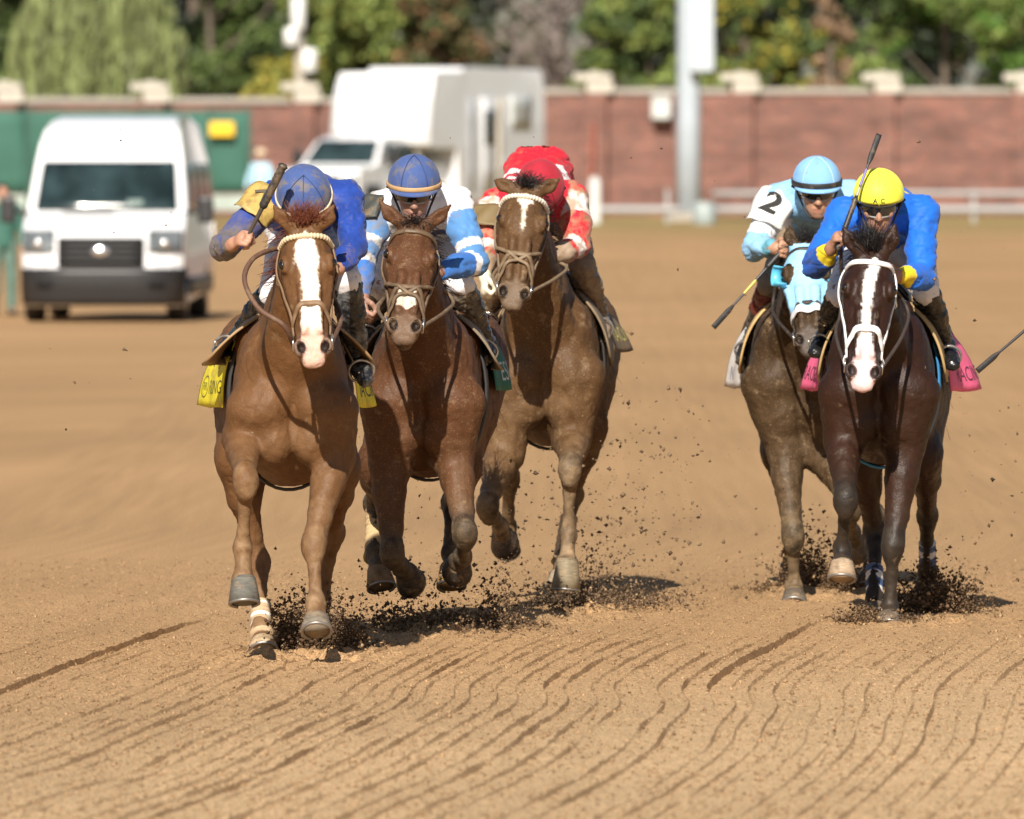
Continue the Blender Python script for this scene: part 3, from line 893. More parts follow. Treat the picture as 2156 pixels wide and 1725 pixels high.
HS[3] = dict(key='brown', seed=303, Yc=53.3, bx=1149, rx=1180, zs=.749, poll=(1108, 405, -.35), muz=(1080, 633, -.70), hux=(1, .08, -.03),
    ears=((1040, 379, 0.02), (1178, 378, 0.02)), coat=(.094, .048, .020), hair=(.016, .013, .012), dust=.42, spat=.24, points=(.048, .031, .019),
    blaze=[(.02, 0, .0), (.035, 0, .02), (.055, 0, .036), (.075, 0, .036), (.10, 0, .018), (.125, 0, .010), (.17, 0, .006), (.24, 0, .003), (.28, 0, 0), (.65, 0, 0)],
    white=(.70, .62, .52), speck=.4, muzzle=(.15, .105, .07), forelock=((.12, -.1, .8), .09, (.2, .1, -.2), 80), mane_side=1,
    legs=dict(FL=[(1058, 955, .10), (1026, 1066, -.24), (1053, 1110, .0), (1058, 1126, .08), (1064, 1138, .15)],
              FR=[(1206, 925, .10), (1200, 986, -.27), (1197, 1126, -.20), (1195, 1183, -.26), (1191, 1240, -.27)],
              HL=[(1075, 900, .75), (1073, 1008, 1.15), (1069, 1108, 1.40), (1067, 1128, 1.47), (1067, 1143, 1.50)],
              HR=[(1240, 900, .75), (1207, 1040, 1.08), (1183, 1178, .95), (1179, 1210, .90), (1177, 1240, .87)]),
    hoof=dict(FL=(.09, .07, .06), FR=(.21, .17, .11), HL=(.1, .08, .06), HR=(.3, .24, .17)),
    wraps=dict(HR=(.35, .2, .042, (.46, .34, .22), [], (.5, .4, .3))),
    label='dusty brown racehorse with a small white star on its forehead')
HS[4] = dict(key='dark_bay', seed=404, Yc=51.6, bx=1850, rx=1880, zs=.708, poll=(1834, 538, -.36), muz=(1817, 803, -.64), hux=(1, .04, 0.0),
    ears=((1774, 474, 0), (1886, 468, 0)), coat=(.026, .0095, .005), hair=(.010, .008, .008), dust=.05, spat=.0, points=(.018, .014, .012), rough=.50, spec=.30,
    blaze=[(.01, .02, .0), (.03, .019, .012), (.07, .014, .022), (.11, .006, .026), (.16, -.002, .022), (.22, -.006, .019), (.30, -.006, .018), (.38, -.005, .020), (.43, -.004, .028), (.50, -.002, .042), (.56, 0, .052), (.66, 0, .052)],
    pink=(.70, .50, .50), white=(.82, .79, .76), pinkv=.42, speck=.08, muzzle=(.05, .035, .035), lip=(.45, .02, .015), forelock=((-.15, -.1, .9), .16, (.1, .2, -.2), 110), mane_side=-1,
    legs=dict(FL=[(1775, 930, .10), (1780, 1052, -.20), (1774, 1156, -.06), (1773, 1186, -.11), (1772, 1222, -.14)],
              FR=[(1906, 945, .10), (1880, 1148, -.02), (1873, 1281, .02), (1872, 1299, -.05), (1872, 1318, -.08)],
              HL=[(1812, 972, .75), (1842, 1120, .95), (1841, 1258, .72), (1844, 1282, .66), (1846, 1302, .62)],
              HR=[(1946, 960, .75), (1952, 1085, 1.15), (1953, 1200, 1.33), (1952, 1228, 1.40), (1952, 1248, 1.40)]),
    hoof=dict(FL=(.34, .25, .17), FR=(.13, .10, .075), HL=(.14, .11, .08), HR=(.1, .08, .06)),
    wraps=dict(HL=(.55, .15, .040, (.70, .67, .64), [(.0, .14), (.30, .46), (.62, .78)], (.06, .11, .24)), HR=(.50, .15, .040, (.70, .67, .64), [(.0, .14), (.30, .46), (.62, .78)], (.07, .12, .24))),
    label='dark bay racehorse with a white stripe, pink nose and white bridle')
HS[5] = dict(key='dark_brown', seed=505, Yc=54.5, bx=1683, rx=1688, zs=.69, poll=(1696, 518, -.36), muz=(1706, 729, -.76), hux=(1, -.10, .05),
    ears=((1662, 476, .02), (1748, 482, .02)), coat=(.048, .027, .0125), hair=(.012, .010, .010), dust=.32, spat=.22, points=(.034, .024, .014),
    blaze=None, muzzle=(.11, .09, .08), forelock=((.1, -.1, .6), .08, (.2, .1, -.1), 50), mane_side=-1,
    legs=dict(FL=[(1652, 950, .10), (1670, 1128, -.08), (1672, 1236, .0), (1672, 1252, -.06), (1672, 1270, -.09)],
              FR=[(1738, 960, .10), (1790, 1060, -.18), (1794, 1120, .05), (1797, 1138, .12), (1800, 1152, .18)],
              HL=[(1640, 950, .80), (1663, 1050, 1.15), (1665, 1165, 1.35), (1665, 1190, 1.42), (1665, 1210, 1.44)],
              HR=[(1765, 955, .72), (1842, 1085, 1.05), (1836, 1190, .90), (1833, 1212, .85), (1831, 1236, .82)]),
    hoof={}, label='dark brown racehorse wearing a pale blue blinker hood')
HO = {k: make_horse(s) for k, s in HS.items()}
# ------------------------------------------------------------------ riders
from mathutils.bvhtree import BVHTree
SKIN = np.array([.42, .22, .145])
MUD = (.20, .135, .078)


def hand_geo(w, d, g, c):
    """finger chains of a hand closed on a bar: w wrist, d wrist->knuckles, g along the bar, c the side the fingers curl to"""
    d = unit(d); g = unit(np.asarray(g) - d * (np.asarray(g) @ d)); c = unit(np.asarray(c) - d * (np.asarray(c) @ d) - g * (np.asarray(c) @ g))
    ch = []
    for i, l in zip(range(4), (.95, 1.05, 1.0, .82)):
        b = w + d * .082 + g * (1.5 - i) * .0195
        ch.append([b, b + (d * .022 + c * .030) * l, b + (d * .002 + c * .047) * l, b + (-d * .022 + c * .038) * l])
    t0 = w + d * .025 + g * .030 + c * .006
    ch.append([t0, t0 + d * .030 + g * .018 + c * .018, t0 + d * .052 + g * .004 + c * .042, t0 + d * .054 - g * .020 + c * .054])
    return ch, w + d * .078 + c * .024, (d, g, c)


class Rider: pass


def make_rider(S, H):
    K = Rider(); K.S = S
    Yc = H.Yc
    P = lambda q: at(q[0], q[1], Yc + q[2])
    X = np.array([1.0, 0, 0]); Z = np.array([0, 0, 1.0])
    hc = P(S['head']); f = unit(S['face']); side = unit(np.array(S.get('hlat', (1, 0, 0)), float) - f * (np.array(S.get('hlat', (1, 0, 0)), float) @ f)); top = np.cross(side, f)
    if top[2] < 0 and f[2] > -.9: top = -top
    K.hc, K.f, K.side, K.top = hc, f, side, top
    J = {k: P(v) for k, v in S['j'].items()}; K.J = J
    ms = (J['sL'] + J['sR']) / 2; pv = J['pv']; mid = lerp(ms, pv, .5) + Z * S.get('arch', .05)
    K.ms, K.pv, K.mid = ms, pv, mid
    hp = lambda a, b, c: hc + side * a + f * b + top * c
    allp = np.array(list(J.values()) + [hc, pv])
    lo, hi = allp.min(0) - .2, allp.max(0) + .2
    F = Field(lo, hi, .0065)
    fr = [side, f, top]
    F.ell(hp(0, 0, .01), (.073, .093, .105), 0, fr)
    F.ell(hp(0, .035, -.06), (.055, .058, .060), .025, fr)
    F.ell(hp(0, .062, -.098), (.026, .026, .022), .02, fr)
    F.cap(hp(0, .090, .012), hp(0, .108, -.028), .009, .015, .012)
    F.cap(hp(-.014, .096, -.032), hp(.014, .096, -.032), .009, .009, .008)
    F.cap(hp(-.018, .090, -.062), hp(.018, .090, -.062), .008, .008, .008)
    F.cap(hp(-.026, .093, -.0695), hp(.026, .093, -.0695), .003, .003, .004, op='sub')
    F.cap(hp(-.016, .086, -.078), hp(.016, .086, -.078), .009, .009, .008)
    for s in (-1, 1):
        F.ell(hp(s * .030, .088, .010), (.016, .010, .010), .010, fr, op='sub')
        F.cap(hp(s * .014, .090, .024), hp(s * .045, .078, .022), .010, .009, .010)
        F.ell(hp(s * .045, .066, -.018), (.022, .022, .020), .015, fr)
        F.ell(hp(s * .076, -.010, -.012), (.010, .020, .032), .006, fr)
    nb = lerp(ms, hc, .22) + Z * .02
    F.cap(hp(0, -.025, -.05), nb, .054, .060, .02)
    F.chain([ms, mid, pv], [.11, .10, .115], .04, side=X, flat=1.2)
    F.cap(J['sL'], J['sR'], .066, .066, .04)
    hands = {}
    for s in 'LR':
        F.chain([J['s' + s], J['e' + s], J['w' + s]], [.052, .040, .028], .03)
        d, g, c = S['hand' + s]
        chs, G, fr3 = hand_geo(J['w' + s], unit(d), g, c)
        hands[s] = (G, fr3)
        dd, gg, cc = fr3
        F.cap(J['w' + s], J['w' + s] + dd * .02, .026, .030, .01)
        F.chain([J['w' + s] + dd * .015, J['w' + s] + dd * .072], [.030, .036], .012, side=cc, flat=.55)
        for i, q in enumerate(chs):
            r0 = .0105 if i < 4 else .0125
            F.chain(q, [r0, r0 * .98, r0 * .92, r0 * .84], .004)
        F.chain([J['h' + s], J['k' + s]], [.082, .058], .03)
        F.chain([J['k' + s], J['a' + s], J['t' + s]], [.050, .030, .022], .02)
    F.cap(J['hL'], J['hR'], .10, .10, .04)
    K.hands = hands
    base = np.array([pv[0], pv[1], pv[2] - .12])
    root = thing('person', base, S['label'], 'person', 'jockeys riding the racehorses'); K.root = root
    V, Q = F.mesh(1)
    C = np.repeat(np.array(S.get('skin', SKIN))[None], len(V), 0)
    loc = V - hc; a_, b_, c_ = loc @ side, loc @ f, loc @ top
    lips = sstep(1.2, .8, (a_ / .024) ** 2 + ((c_ + .0695) / .012) ** 2) * (b_ > .07)
    C = C * (1 - .5 * lips[:, None]) + np.array([.30, .10, .085])[None] * .5 * lips[:, None]
    brow = sstep(1.2, .6, ((np.abs(a_) - .030) / .020) ** 2 + ((c_ - .024) / .006) ** 2) * (b_ > .05)
    C = C * (1 - .8 * brow[:, None]) + np.array([.03, .02, .015])[None] * .8 * brow[:, None]
    C = C * (1 + .08 * fnoise(V, .03, 3, 2))[:, None]
    if 'glove' in S:
        for s, col in S['glove'].items():
            dd = np.linalg.norm(V - (J['w' + s] + hands[s][1][0] * .06), axis=1)
            k = sstep(.15, .13, dd)[:, None]; C = C * (1 - k) + np.array(col)[None] * k
    mesh_obj('body', V, Q, mat('skin', vcol=True, rough=.5, var=.08, scale=30, spec=.35), root, cols=C)

    # ---- silks
    F = Field(lo, hi, .0085)
    F.chain([lerp(ms, hc, .10), mid, lerp(pv, mid, .12)], [.118, .128, .128], .05, side=X, flat=1.26)
    F.cap(J['sL'], J['sR'], .082, .082, .05)
    for s in 'LR':
        we = lerp(J['e' + s], J['w' + s], .95)
        F.chain([J['s' + s], lerp(J['s' + s], J['e' + s], .5), J['e' + s], lerp(J['e' + s], J['w' + s], .55), we], [.078, .074, .062, .054, .036], .03)
    F.cap(lerp(ms, hc, .2), hp(0, -.03, -.06), .075, .066, .03)
    V, Q = F.mesh(1); nr = vnormals(V, Q)
    wv = fnoise(V * np.array([.75, .5, 1.5]), .17, S['seed'], 2); w2 = fnoise(V * np.array([.8, .5, 1.7]) + 3.1, .12, S['seed'] + 2, 2)
    V = V + nr * (.006 * wv - .0055 * np.exp(-(wv / .2) ** 2) - .003 * np.exp(-(w2 / .2) ** 2))[:, None]
    part = np.zeros(len(V), int); best = np.full(len(V), 9.0); tt = np.zeros(len(V))
    segs = [(ms, mid), (mid, pv), (J['sL'], J['eL']), (J['eL'], J['wL']), (J['sR'], J['eR']), (J['eR'], J['wR'])]
    for i, (a, b) in enumerate(segs):
        d, t = seg_dist(V, a, b); d = d - (.10 if i < 2 else .0); m = d < best
        best[m] = d[m]; part[m] = i; tt[m] = t[m]
    C = S['silk'](V, part, tt, K)
    jk = mesh_obj('jacket', V, Q, mat('silk_%d' % S['seed'], vcol=True, rough=.6, var=.10, scale=9, bump=.03, bscale=22, sheen=.1, spec=.22, dirt=MUD, dscale=S.get('dsc', 11), damt=S.get('mud', .2)), root, cols=np.clip(C, .004, .92))
    K.jacket = jk
    # ---- breeches
    F = Field(lo, hi, .009)
    F.cap(J['hL'], J['hR'], .102, .102, .05)
    F.cap(pv, lerp(pv, mid, .3), .128, .12, .04, side=X, flat=1.15)
    for s in 'LR':
        F.chain([J['h' + s], lerp(J['h' + s], J['k' + s], .55), J['k' + s], lerp(J['k' + s], J['a' + s], .12)], [.088, .074, .063, .058], .04)
    V, Q = F.mesh(1); nr = vnormals(V, Q); V = V + nr * (.005 * fnoise(V, .07, S['seed'] + 1, 3))[:, None]
    mesh_obj('breeches', V, Q, mat('breeches_%d' % S['seed'], S['breech'], .6, var=.08, bump=.1, bscale=40, dirt=MUD, dscale=12, damt=S.get('bmud', .2)), root)
    # ---- boots
    for s in 'LR':
        k_, a_, t_ = J['k' + s], J['a' + s], J['t' + s]
        F = Field(np.minimum(np.minimum(k_, a_), t_) - .12, np.maximum(np.maximum(k_, a_), t_) + .12, .007)
        k1 = lerp(k_, a_, .10)
        F.chain([k1, lerp(k_, a_, .4), lerp(k_, a_, .8), a_], [.066, .064, .047, .045], .01)
        dn = unit(np.cross(unit(t_ - a_), X)); dn = dn if dn[2] < 0 else -dn
        F.chain([a_, lerp(a_, t_, .5) + dn * .004, t_], [.046, .043, .034], .015, side=dn, flat=.85)
        F.cap(a_ - unit(t_ - a_) * .03 + dn * .022, a_ + dn * .024, .030, .030, .015)
        V, Q = F.mesh(1); nr = vnormals(V, Q)
        V = V + nr * (.004 * fnoise(V * [1, 1, 2.2], .06, S['seed'] + 7, 2))[:, None]
        _, t = seg_dist(V, k_, a_)
        C = np.repeat(np.array(S['boot'])[None], len(V), 0)
        if 'boottop' in S: C[t < .42] = S['boottop']
        C = C * (1 + .1 * fnoise(V, .05, 4, 2))[:, None]
        mesh_obj('boot', V, Q, mat('boot_%d' % S['seed'], vcol=True, rough=.28, var=.1, bump=.08, bscale=30, dirt=S.get('bootdirt', (.24, .20, .16)), dscale=13, damt=S.get('bootmud', .4)), root, cols=np.clip(C, .003, .9))
    # ---- helmet
    h0 = hp(0, -.012, .050); ra = (.116, .136, .118)
    n, k = 40, 16
    V = []
    for i in range(k + 1):
        la = R(-9 + 99 * i / k)
        for j in range(n):
            a = 2 * math.pi * j / n
            fwd = math.sin(a)
            l2 = la - R(6) * max(0, -fwd) * (1 - i / k) + R(6) * max(0, fwd) * (1 - i / k)
            cl = math.cos(l2)
            V.append(h0 + side * ra[0] * cl * math.cos(a) + f * ra[1] * cl * fwd + top * ra[2] * math.sin(l2))
    Fq = [(i * n + j, i * n + (j + 1) % n, (i + 1) * n + (j + 1) % n, (i + 1) * n + j) for i in range(k) for j in range(n)]
    V = np.array(V); c_ = V.mean(0); q_ = Fq[n * 6]; nn_ = np.cross(V[q_[1]] - V[q_[0]], V[q_[2]] - V[q_[1]])
    if nn_ @ (V[q_[0]] - c_) < 0: Fq = [f_[::-1] for f_ in Fq]
    he = mesh_obj('helmet', V, Fq, mat('helmet_%d' % S['seed'], S['helmet'], S.get('hrough', .75), var=.14, scale=14, bump=.06, bscale=25, spec=.2, dirt=S.get('hdirt', MUD), dscale=15, damt=S.get('hmud', .2), sheen=.1), root)
    sm = he.modifiers.new('thick', 'SOLIDIFY'); sm.thickness = .010; sm.offset = -1

    def rim(a, la, off=0.0):
        fwd = math.sin(a)
        l2 = R(la) - R(6) * max(0, -fwd) + R(6) * max(0, fwd)
        n_ = side * math.cos(a) * math.cos(l2) / ra[0] + f * fwd * math.cos(l2) / ra[1] + top * math.sin(l2) / ra[2]
        n_ = unit(n_)
        return h0 + side * ra[0] * math.cos(l2) * math.cos(a) + f * ra[1] * math.cos(l2) * fwd + top * ra[2] * math.sin(l2) + n_ * off, n_
    if S.get('band'):
        q = [rim(a, S.get('bandlat', -4), .003) for a in np.linspace(0, 2 * math.pi, 41)]
        ribbon('helmet_band', [p for p, _ in q], [m_ for _, m_ in q], S.get('bandw', .020), .004, mat('band_%d' % S['seed'], S['band'], .6, var=.15, dirt=MUD, damt=.3), he)
    if S.get('peak', True):
        rows = []
        for a in np.linspace(R(20), R(160), 19):
            p, n_ = rim(a, -9, .0); o_ = math.sin((a - R(20)) / R(140) * math.pi) ** .6
            d = unit(f * math.sin(a) + side * math.cos(a) * .6 - top * .42)
            rows.append([p, p + d * .014 * o_, p + d * .028 * o_ - top * .003])
        V = np.array(rows).reshape(-1, 3)
        Fq = [(i * 3 + j, (i + 1) * 3 + j, (i + 1) * 3 + j + 1, i * 3 + j + 1) for i in range(18) for j in range(2)]
        pk = mesh_obj('peak', V, Fq, mat('helmet_%d' % S['seed']), he)
        m_ = pk.modifiers.new('thick', 'SOLIDIFY'); m_.thickness = .005; m_.offset = 0
    seamm = mat('seam_%d' % S['seed'], S.get('seam', tuple(np.array(S['helmet']) * .45)), .6, var=0)
    for az in S.get('seams', (55, 125)):
        q = []
        for t in np.linspace(0, 1, 22):
            l2 = R(-5 + 170 * t) if False else R(-6 + 96 * t)
            a = R(az)
            q.append(h0 + side * (ra[0] + .0015) * math.cos(l2) * math.cos(a) + f * (ra[1] + .0015) * math.cos(l2) * math.sin(a) + top * (ra[2] + .0015) * math.sin(l2))
        tube('seam', q, .0018, seamm, he, 5)
    # goggles and their strap
    if S.get('goggles', True):
        gz = S.get('goggz', .012)
        arc = [(hp(math.sin(a) * .080, math.cos(a) * .104 - .004, gz - .006 * abs(math.sin(a))), unit(side * math.sin(a) + f * math.cos(a))) for a in np.linspace(R(-72), R(72), 23)]
        go = ribbon('goggles', [p for p, _ in arc], [q for _, q in arc], [.030 + .028 * math.cos(x) ** .4 if abs(x) < 1.5 else .03 for x in np.linspace(-1.45, 1.45, 23)], .006, mat('goggle_lens', (.012, .012, .014), .05, var=0, coat=1.0), root)
        ring = [(hp(math.sin(a) * .079, math.cos(a) * .106 - .004, gz + sgn * (.026 if True else 0) * (math.cos(a) ** .4)), unit(side * math.sin(a) + f * math.cos(a))) for sgn in (1,) for a in np.linspace(R(-70), R(70), 21)]
        ring2 = [(hp(math.sin(a) * .079, math.cos(a) * .106 - .004, gz - .028 * (math.cos(a) ** .4)), 0) for a in np.linspace(R(70), R(-70), 21)]
        loop = [p for p, _ in ring] + [p for p, _ in ring2]; loop.append(loop[0])
        tube('goggle_frame', loop, .0055, mat('goggle_frame', (.30, .30, .31), .35, var=.1, dirt=MUD, damt=.2), go, 6)
        for s in (-1, 1):
            p0 = hp(s * .076, .03, gz); p1, n1 = rim(R(90 - s * 75), -4, .012)
            tube('goggle_strap', smooth_path([p0, hp(s * .094, .0, gz + .004), hp(s * .118, -.03, .02)], 8), .007, mat('strap_dark', (.02, .02, .022), .6), go, 6)
    for s in (-1, 1):
        p0, _ = rim(R(90 - s * 78), -9, -.004)
        tube('chin_strap', smooth_path([p0, hp(s * .074, .02, -.05), hp(s * .045, .055, -.105), hp(0, .060, -.122)], 12), .005, mat('strap_dark', (.02, .02, .022), .6), he, 6)
    return K


def armband(K, s, colr, txt, tcol, t0=.10, t1=.72, rad=.086, half=70, tsz=.13, rot=0.0, face=(0, -1, .25), bottom=None, dirt=.2):
    J = K.J; a, b = J['s' + s], J['e' + s]
    ax = unit(b - a); fw = np.asarray(face, float); fw = unit(fw - ax * (fw @ ax)); lt = np.cross(ax, fw)
    if lt[0] < 0: lt = -lt
    ln = np.linalg.norm(b - a)

    def pt(x, y, off=0.0):      # x sideways metres, y along arm metres from the middle (down)
        th = x / rad; mid = a + ax * ln * (t0 + t1) / 2 + ax * y
        r_ = rad + off + .012 * abs(th) ** 2
        return mid + (fw * math.cos(th) + lt * math.sin(th)) * r_
    hw, hl = rad * R(half), ln * (t1 - t0) / 2
    nx, ny = 13, 9
    V = []
    for i in range(nx):
        x = -hw + 2 * hw * i / (nx - 1)
        for j in range(ny):
            y = -hl + 2 * hl * j / (ny - 1)
            V.append(pt(x, y * (1 - .12 * (x / hw) ** 2), .006 * math.sin(i * 1.1 + j * .7)))
    Fq = [(i * ny + j, (i + 1) * ny + j, (i + 1) * ny + j + 1, i * ny + j + 1) for i in range(nx - 1) for j in range(ny - 1)]
    o = mesh_obj('armband', V, Fq, mat('armband_%d' % K.S['seed'], colr, .6, var=.1, dirt=(.20, .12, .045), dscale=18, damt=dirt), K.jacket)
    m = o.modifiers.new('thick', 'SOLIDIFY'); m.thickness = .004; m.offset = -1
    return o, pt


def number_on(o, pt, txt, size, colr, rot=0.0, off=.012, bold=True, parent=None):
    T2, F2 = text_vf(txt, size, bold)
    c, s = math.cos(rot), math.sin(rot)
    V = np.array([pt(x * c - y * s, -(x * s + y * c), off) for x, y in T2])
    return mesh_obj('lettering', V, F2, mat('letter_%02x%02x%02x' % tuple(int(q * 255) for q in colr), colr, .7, var=.1), parent or o.parent, smooth=False)


# ------------------------------------------------------------------ tack
def head_bvh(H):
    me = H.body.data; b = org(H.body)
    n = len(me.vertices); co = np.empty(n * 3, np.float32); me.vertices.foreach_get('co', co); co = co.reshape(-1, 3) + b
    q = np.empty(len(me.loops), np.int32); me.loops.foreach_get('vertex_index', q); q = q.reshape(-1, 4)
    H.bV, H.bQ = co.astype(float), q
    u, v, nn = head_uvn(H, H.bV)
    ok = (np.abs(u) < .16) & (v > -.08) & (v < .7) & (nn > -.32) & (nn < .12)
    # leave the ears out
    qs = q[ok[q].all(1)]
    H.bvh = BVHTree.FromPolygons([tuple(p) for p in H.bV], [tuple(int(i) for i in f) for f in qs])
    H.trunk_bvh = BVHTree.FromPolygons([tuple(p) for p in H.bV], [tuple(int(i) for i in f) for f in q[(H.bV[:, 1] > H.Yc + .3)[q].all(1)]])


def hsurf(H, v, th, off=.004):
    p, n = head_pt(H, v, th)
    r = H.bvh.ray_cast(Vector(p + n * .09), Vector(-n), .16)
    if r[0] is not None: p = np.array(r[0])
    return p + n * off, n


def strap(H, name, vt, w, th, m, parent, off=.005, n=28, tubed=None):
    """strap on the head through (v, angle) stations"""
    vt = np.asarray(vt, float); s = np.linspace(0, 1, n); k = np.linspace(0, 1, len(vt))
    q = smooth_path(np.c_[vt, np.zeros(len(vt))], n)
    pn = [hsurf(H, a, b, off) for a, b, _ in q]
    P_ = np.array([p for p, _ in pn]); N_ = np.array([x for _, x in pn])
    P_[1:-1] = (P_[:-2] + 2 * P_[1:-1] + P_[2:]) / 4
    if tubed: return tube(name, smooth_path(P_, 90), tubed * (1 + .22 * np.sin(np.arange(90) * 1.5)), m, parent, 8)
    return ribbon(name, P_, N_, w, th, m, parent)


def make_bridle(H, K, S):
    head_bvh(H)
    m = mat('bridle_%s' % H.S['key'], S['col'], .6, var=.2, scale=30, dirt=S.get('dirt', MUD), dscale=25, damt=S.get('mud', .4))
    c, _ = head_pt(H, .1, 0)
    root = thing('bridle', c, S['label'], 'bridle', 'bridles on the racehorses'); H.bridle = root
    bm = mat('browband_%s' % H.S['key'], S.get('brow', S['col']), .5, var=.15, scale=40, dirt=MUD, damt=S.get('bmud', .3))
    strap(H, 'browband', [(.035, -95), (.042, -60), (.05, -25), (.052, 0), (.05, 25), (.042, 60), (.035, 95)], .024, .006, bm, root, .008, tubed=.0115 if S.get('beads') else None)
    w = S.get('w', .019)
    strap(H, 'noseband', [(.47, -165), (.455, -110), (.435, -75), (.40, -40), (.375, 0), (.40, 40), (.435, 75), (.455, 110), (.47, 165)], w * 1.2, .006, m, root, .007, 40)
    for s in (-1, 1):
        strap(H, 'cheekpiece', [(.035, s * 96), (.15, s * 100), (.28, s * 92), (.38, s * 84), (.49, s * 90)], w, .005, m, root, .007, 26)
        strap(H, 'throat_strap', [(.03, s * 104), (.10, s * 125), (.16, s * 150), (.19, s * 178)], w * .8, .005, m, root, .007, 16)
        p, n = hsurf(H, .525, s * 92, .012)
        H.__dict__['bit%d' % s] = p
        v_, f_ = torus_vf(p, n, .030, .0048, 22, 8)
        mesh_obj('bit_ring', v_, f_, mat('bit_steel', (.55, .53, .50), .25, metal=.9, var=.1), root)
        p2, _ = hsurf(H, .47, s * 100, .010)
        tube('bit_strap', [p2, lerp(p2, p, .5) + n * .006, p], .007, m, root, 6)
    if S.get('figure8'):
        strap(H, 'cross_noseband', [(.30, -85), (.345, -50), (.39, -15), (.43, 20), (.47, 55), (.50, 90)], w * .9, .006, m, root, .013, 24)
        strap(H, 'cross_noseband', [(.30, 85), (.345, 50), (.39, 15), (.43, -20), (.47, -55), (.50, -90)], w * .9, .006, m, root, .011, 24)
    rm = mat('rein_%s' % H.S['key'], S.get('rein', S['col']), .65, var=.25, scale=25, dirt=MUD, damt=S.get('mud', .4))
    for s, mids in ((-1, S.get('reinL')), (1, S.get('reinR'))):
        b = H.__dict__['bit%d' % s]
        hd = K.hands[S.get('holdL', 'L') if s < 0 else S.get('holdR', 'R')][0]
        if mids is None:
            nk = lerp(H.neck[2], H.neck[1], .3) + H.U * s * .15
            mids_ = [lerp(b, nk, .55) + H.U * s * .03, nk]
        else: mids_ = [at(q[0], q[1], H.Yc + q[2]) for q in mids]
        P_ = smooth_path([b] + mids_ + [hd], 50)
        T, U, W = frames(P_)
        V_, F_ = tube_vf(P_, S.get('reinr', .0085), 8)
        mesh_obj('rein', V_, F_, rm, root)
    return root


def trunk_half(H, v, z):
    rx = np.interp(v, TRUNK[:, 0], TRUNK[:, 1]); bo = np.interp(v, TRUNK[:, 0], TRUNK[:, 2]); to = np.interp(v, TRUNK[:, 0], TRUNK[:, 3])
    cn, rn = (bo + to) / 2, (to - bo) / 2
    if z <= cn: return rx
    return rx * max(0.0, 1 - min(1, (z - cn) / rn) ** 2.15) ** (1 / 2.15)


def make_cloth(H, S):
    """racing saddle cloth hanging on both flanks, wind lifting its rear corners"""
    v0, v1 = S.get('v', (.60, 1.10)); zt = .755; zb = S.get('zb', .36)
    m = mat('cloth_%s' % H.S['key'], S['col'], .7, var=.08, scale=9, bump=.15, bscale=30, dirt=S.get('dirt', MUD), dscale=12, damt=S.get('mud', .2))
    root = thing('saddle_cloth', H.B(0, .8, .76), S['label'], 'saddle cloth', 'saddle cloths under the saddles'); H.cloth = root

    def pt(s, a, b, off=0.0):
        v = v0 + (v1 - v0) * a + (.05 * b)
        zc = zt - (zt - zb) * b ** 1.0
        fl = S['flare'][0 if s < 0 else 1]
        x = max(trunk_half(H, v, zc), .05 * 0) + .020 + off
        x += fl * b ** 1.2 * (.15 + .85 * a ** 1.2) + .010 * math.sin(a * 9 + s) * b
        zc += .004 * math.sin(a * 7 + 1) * b
        return H.B(s * x, v, zc)
    n1, n2 = 17, 15
    for s in (-1, 1):
        V = [pt(s, i / (n1 - 1), .0 + j / (n2 - 1)) for i in range(n1) for j in range(n2)]
        Fq = [(i * n2 + j, (i + 1) * n2 + j, (i + 1) * n2 + j + 1, i * n2 + j + 1) for i in range(n1 - 1) for j in range(n2 - 1)]
        o = mesh_obj('side_panel', V, Fq, m, root)
        md = o.modifiers.new('thick', 'SOLIDIFY'); md.thickness = .005; md.offset = 1 if s < 0 else -1
    L = np.hypot(v1 - v0, .0)
    for (s, txt, size, a0, b0, colr) in S.get('text', []):
        T2, F2 = text_vf(txt, size, False)
        dz = zt - zb
        fn = lambda x, y, off: pt(s, np.clip(a0 + s * x / L, 0, 1.05), np.clip(b0 - y / dz, 0, 1.02), off)
        V = np.array([fn(x, y, .006) for x, y in T2])
        mesh_obj('lettering', V, F2, mat('letter_%02x%02x%02x' % tuple(int(q * 255) for q in colr), colr, .7, var=.1), root, smooth=False)
    for (s, rad, a0, b0, colr) in S.get('ring', []):
        dz = zt - zb
        V = []; n = 36
        for i in range(n):
            t = 2 * math.pi * i / n
            for r_ in (rad, rad * .88):
                V.append(pt(s, a0 + s * r_ * math.cos(t) / L, b0 - r_ * math.sin(t) / dz, .006))
        Fq = [(2 * i, 2 * ((i + 1) % n), 2 * ((i + 1) % n) + 1, 2 * i + 1) for i in range(n)]
        mesh_obj('emblem', V, Fq, mat('letter_%02x%02x%02x' % tuple(int(q * 255) for q in colr), colr, .7, var=.1), root, smooth=False)
    H.cloth_pt = pt
    return root


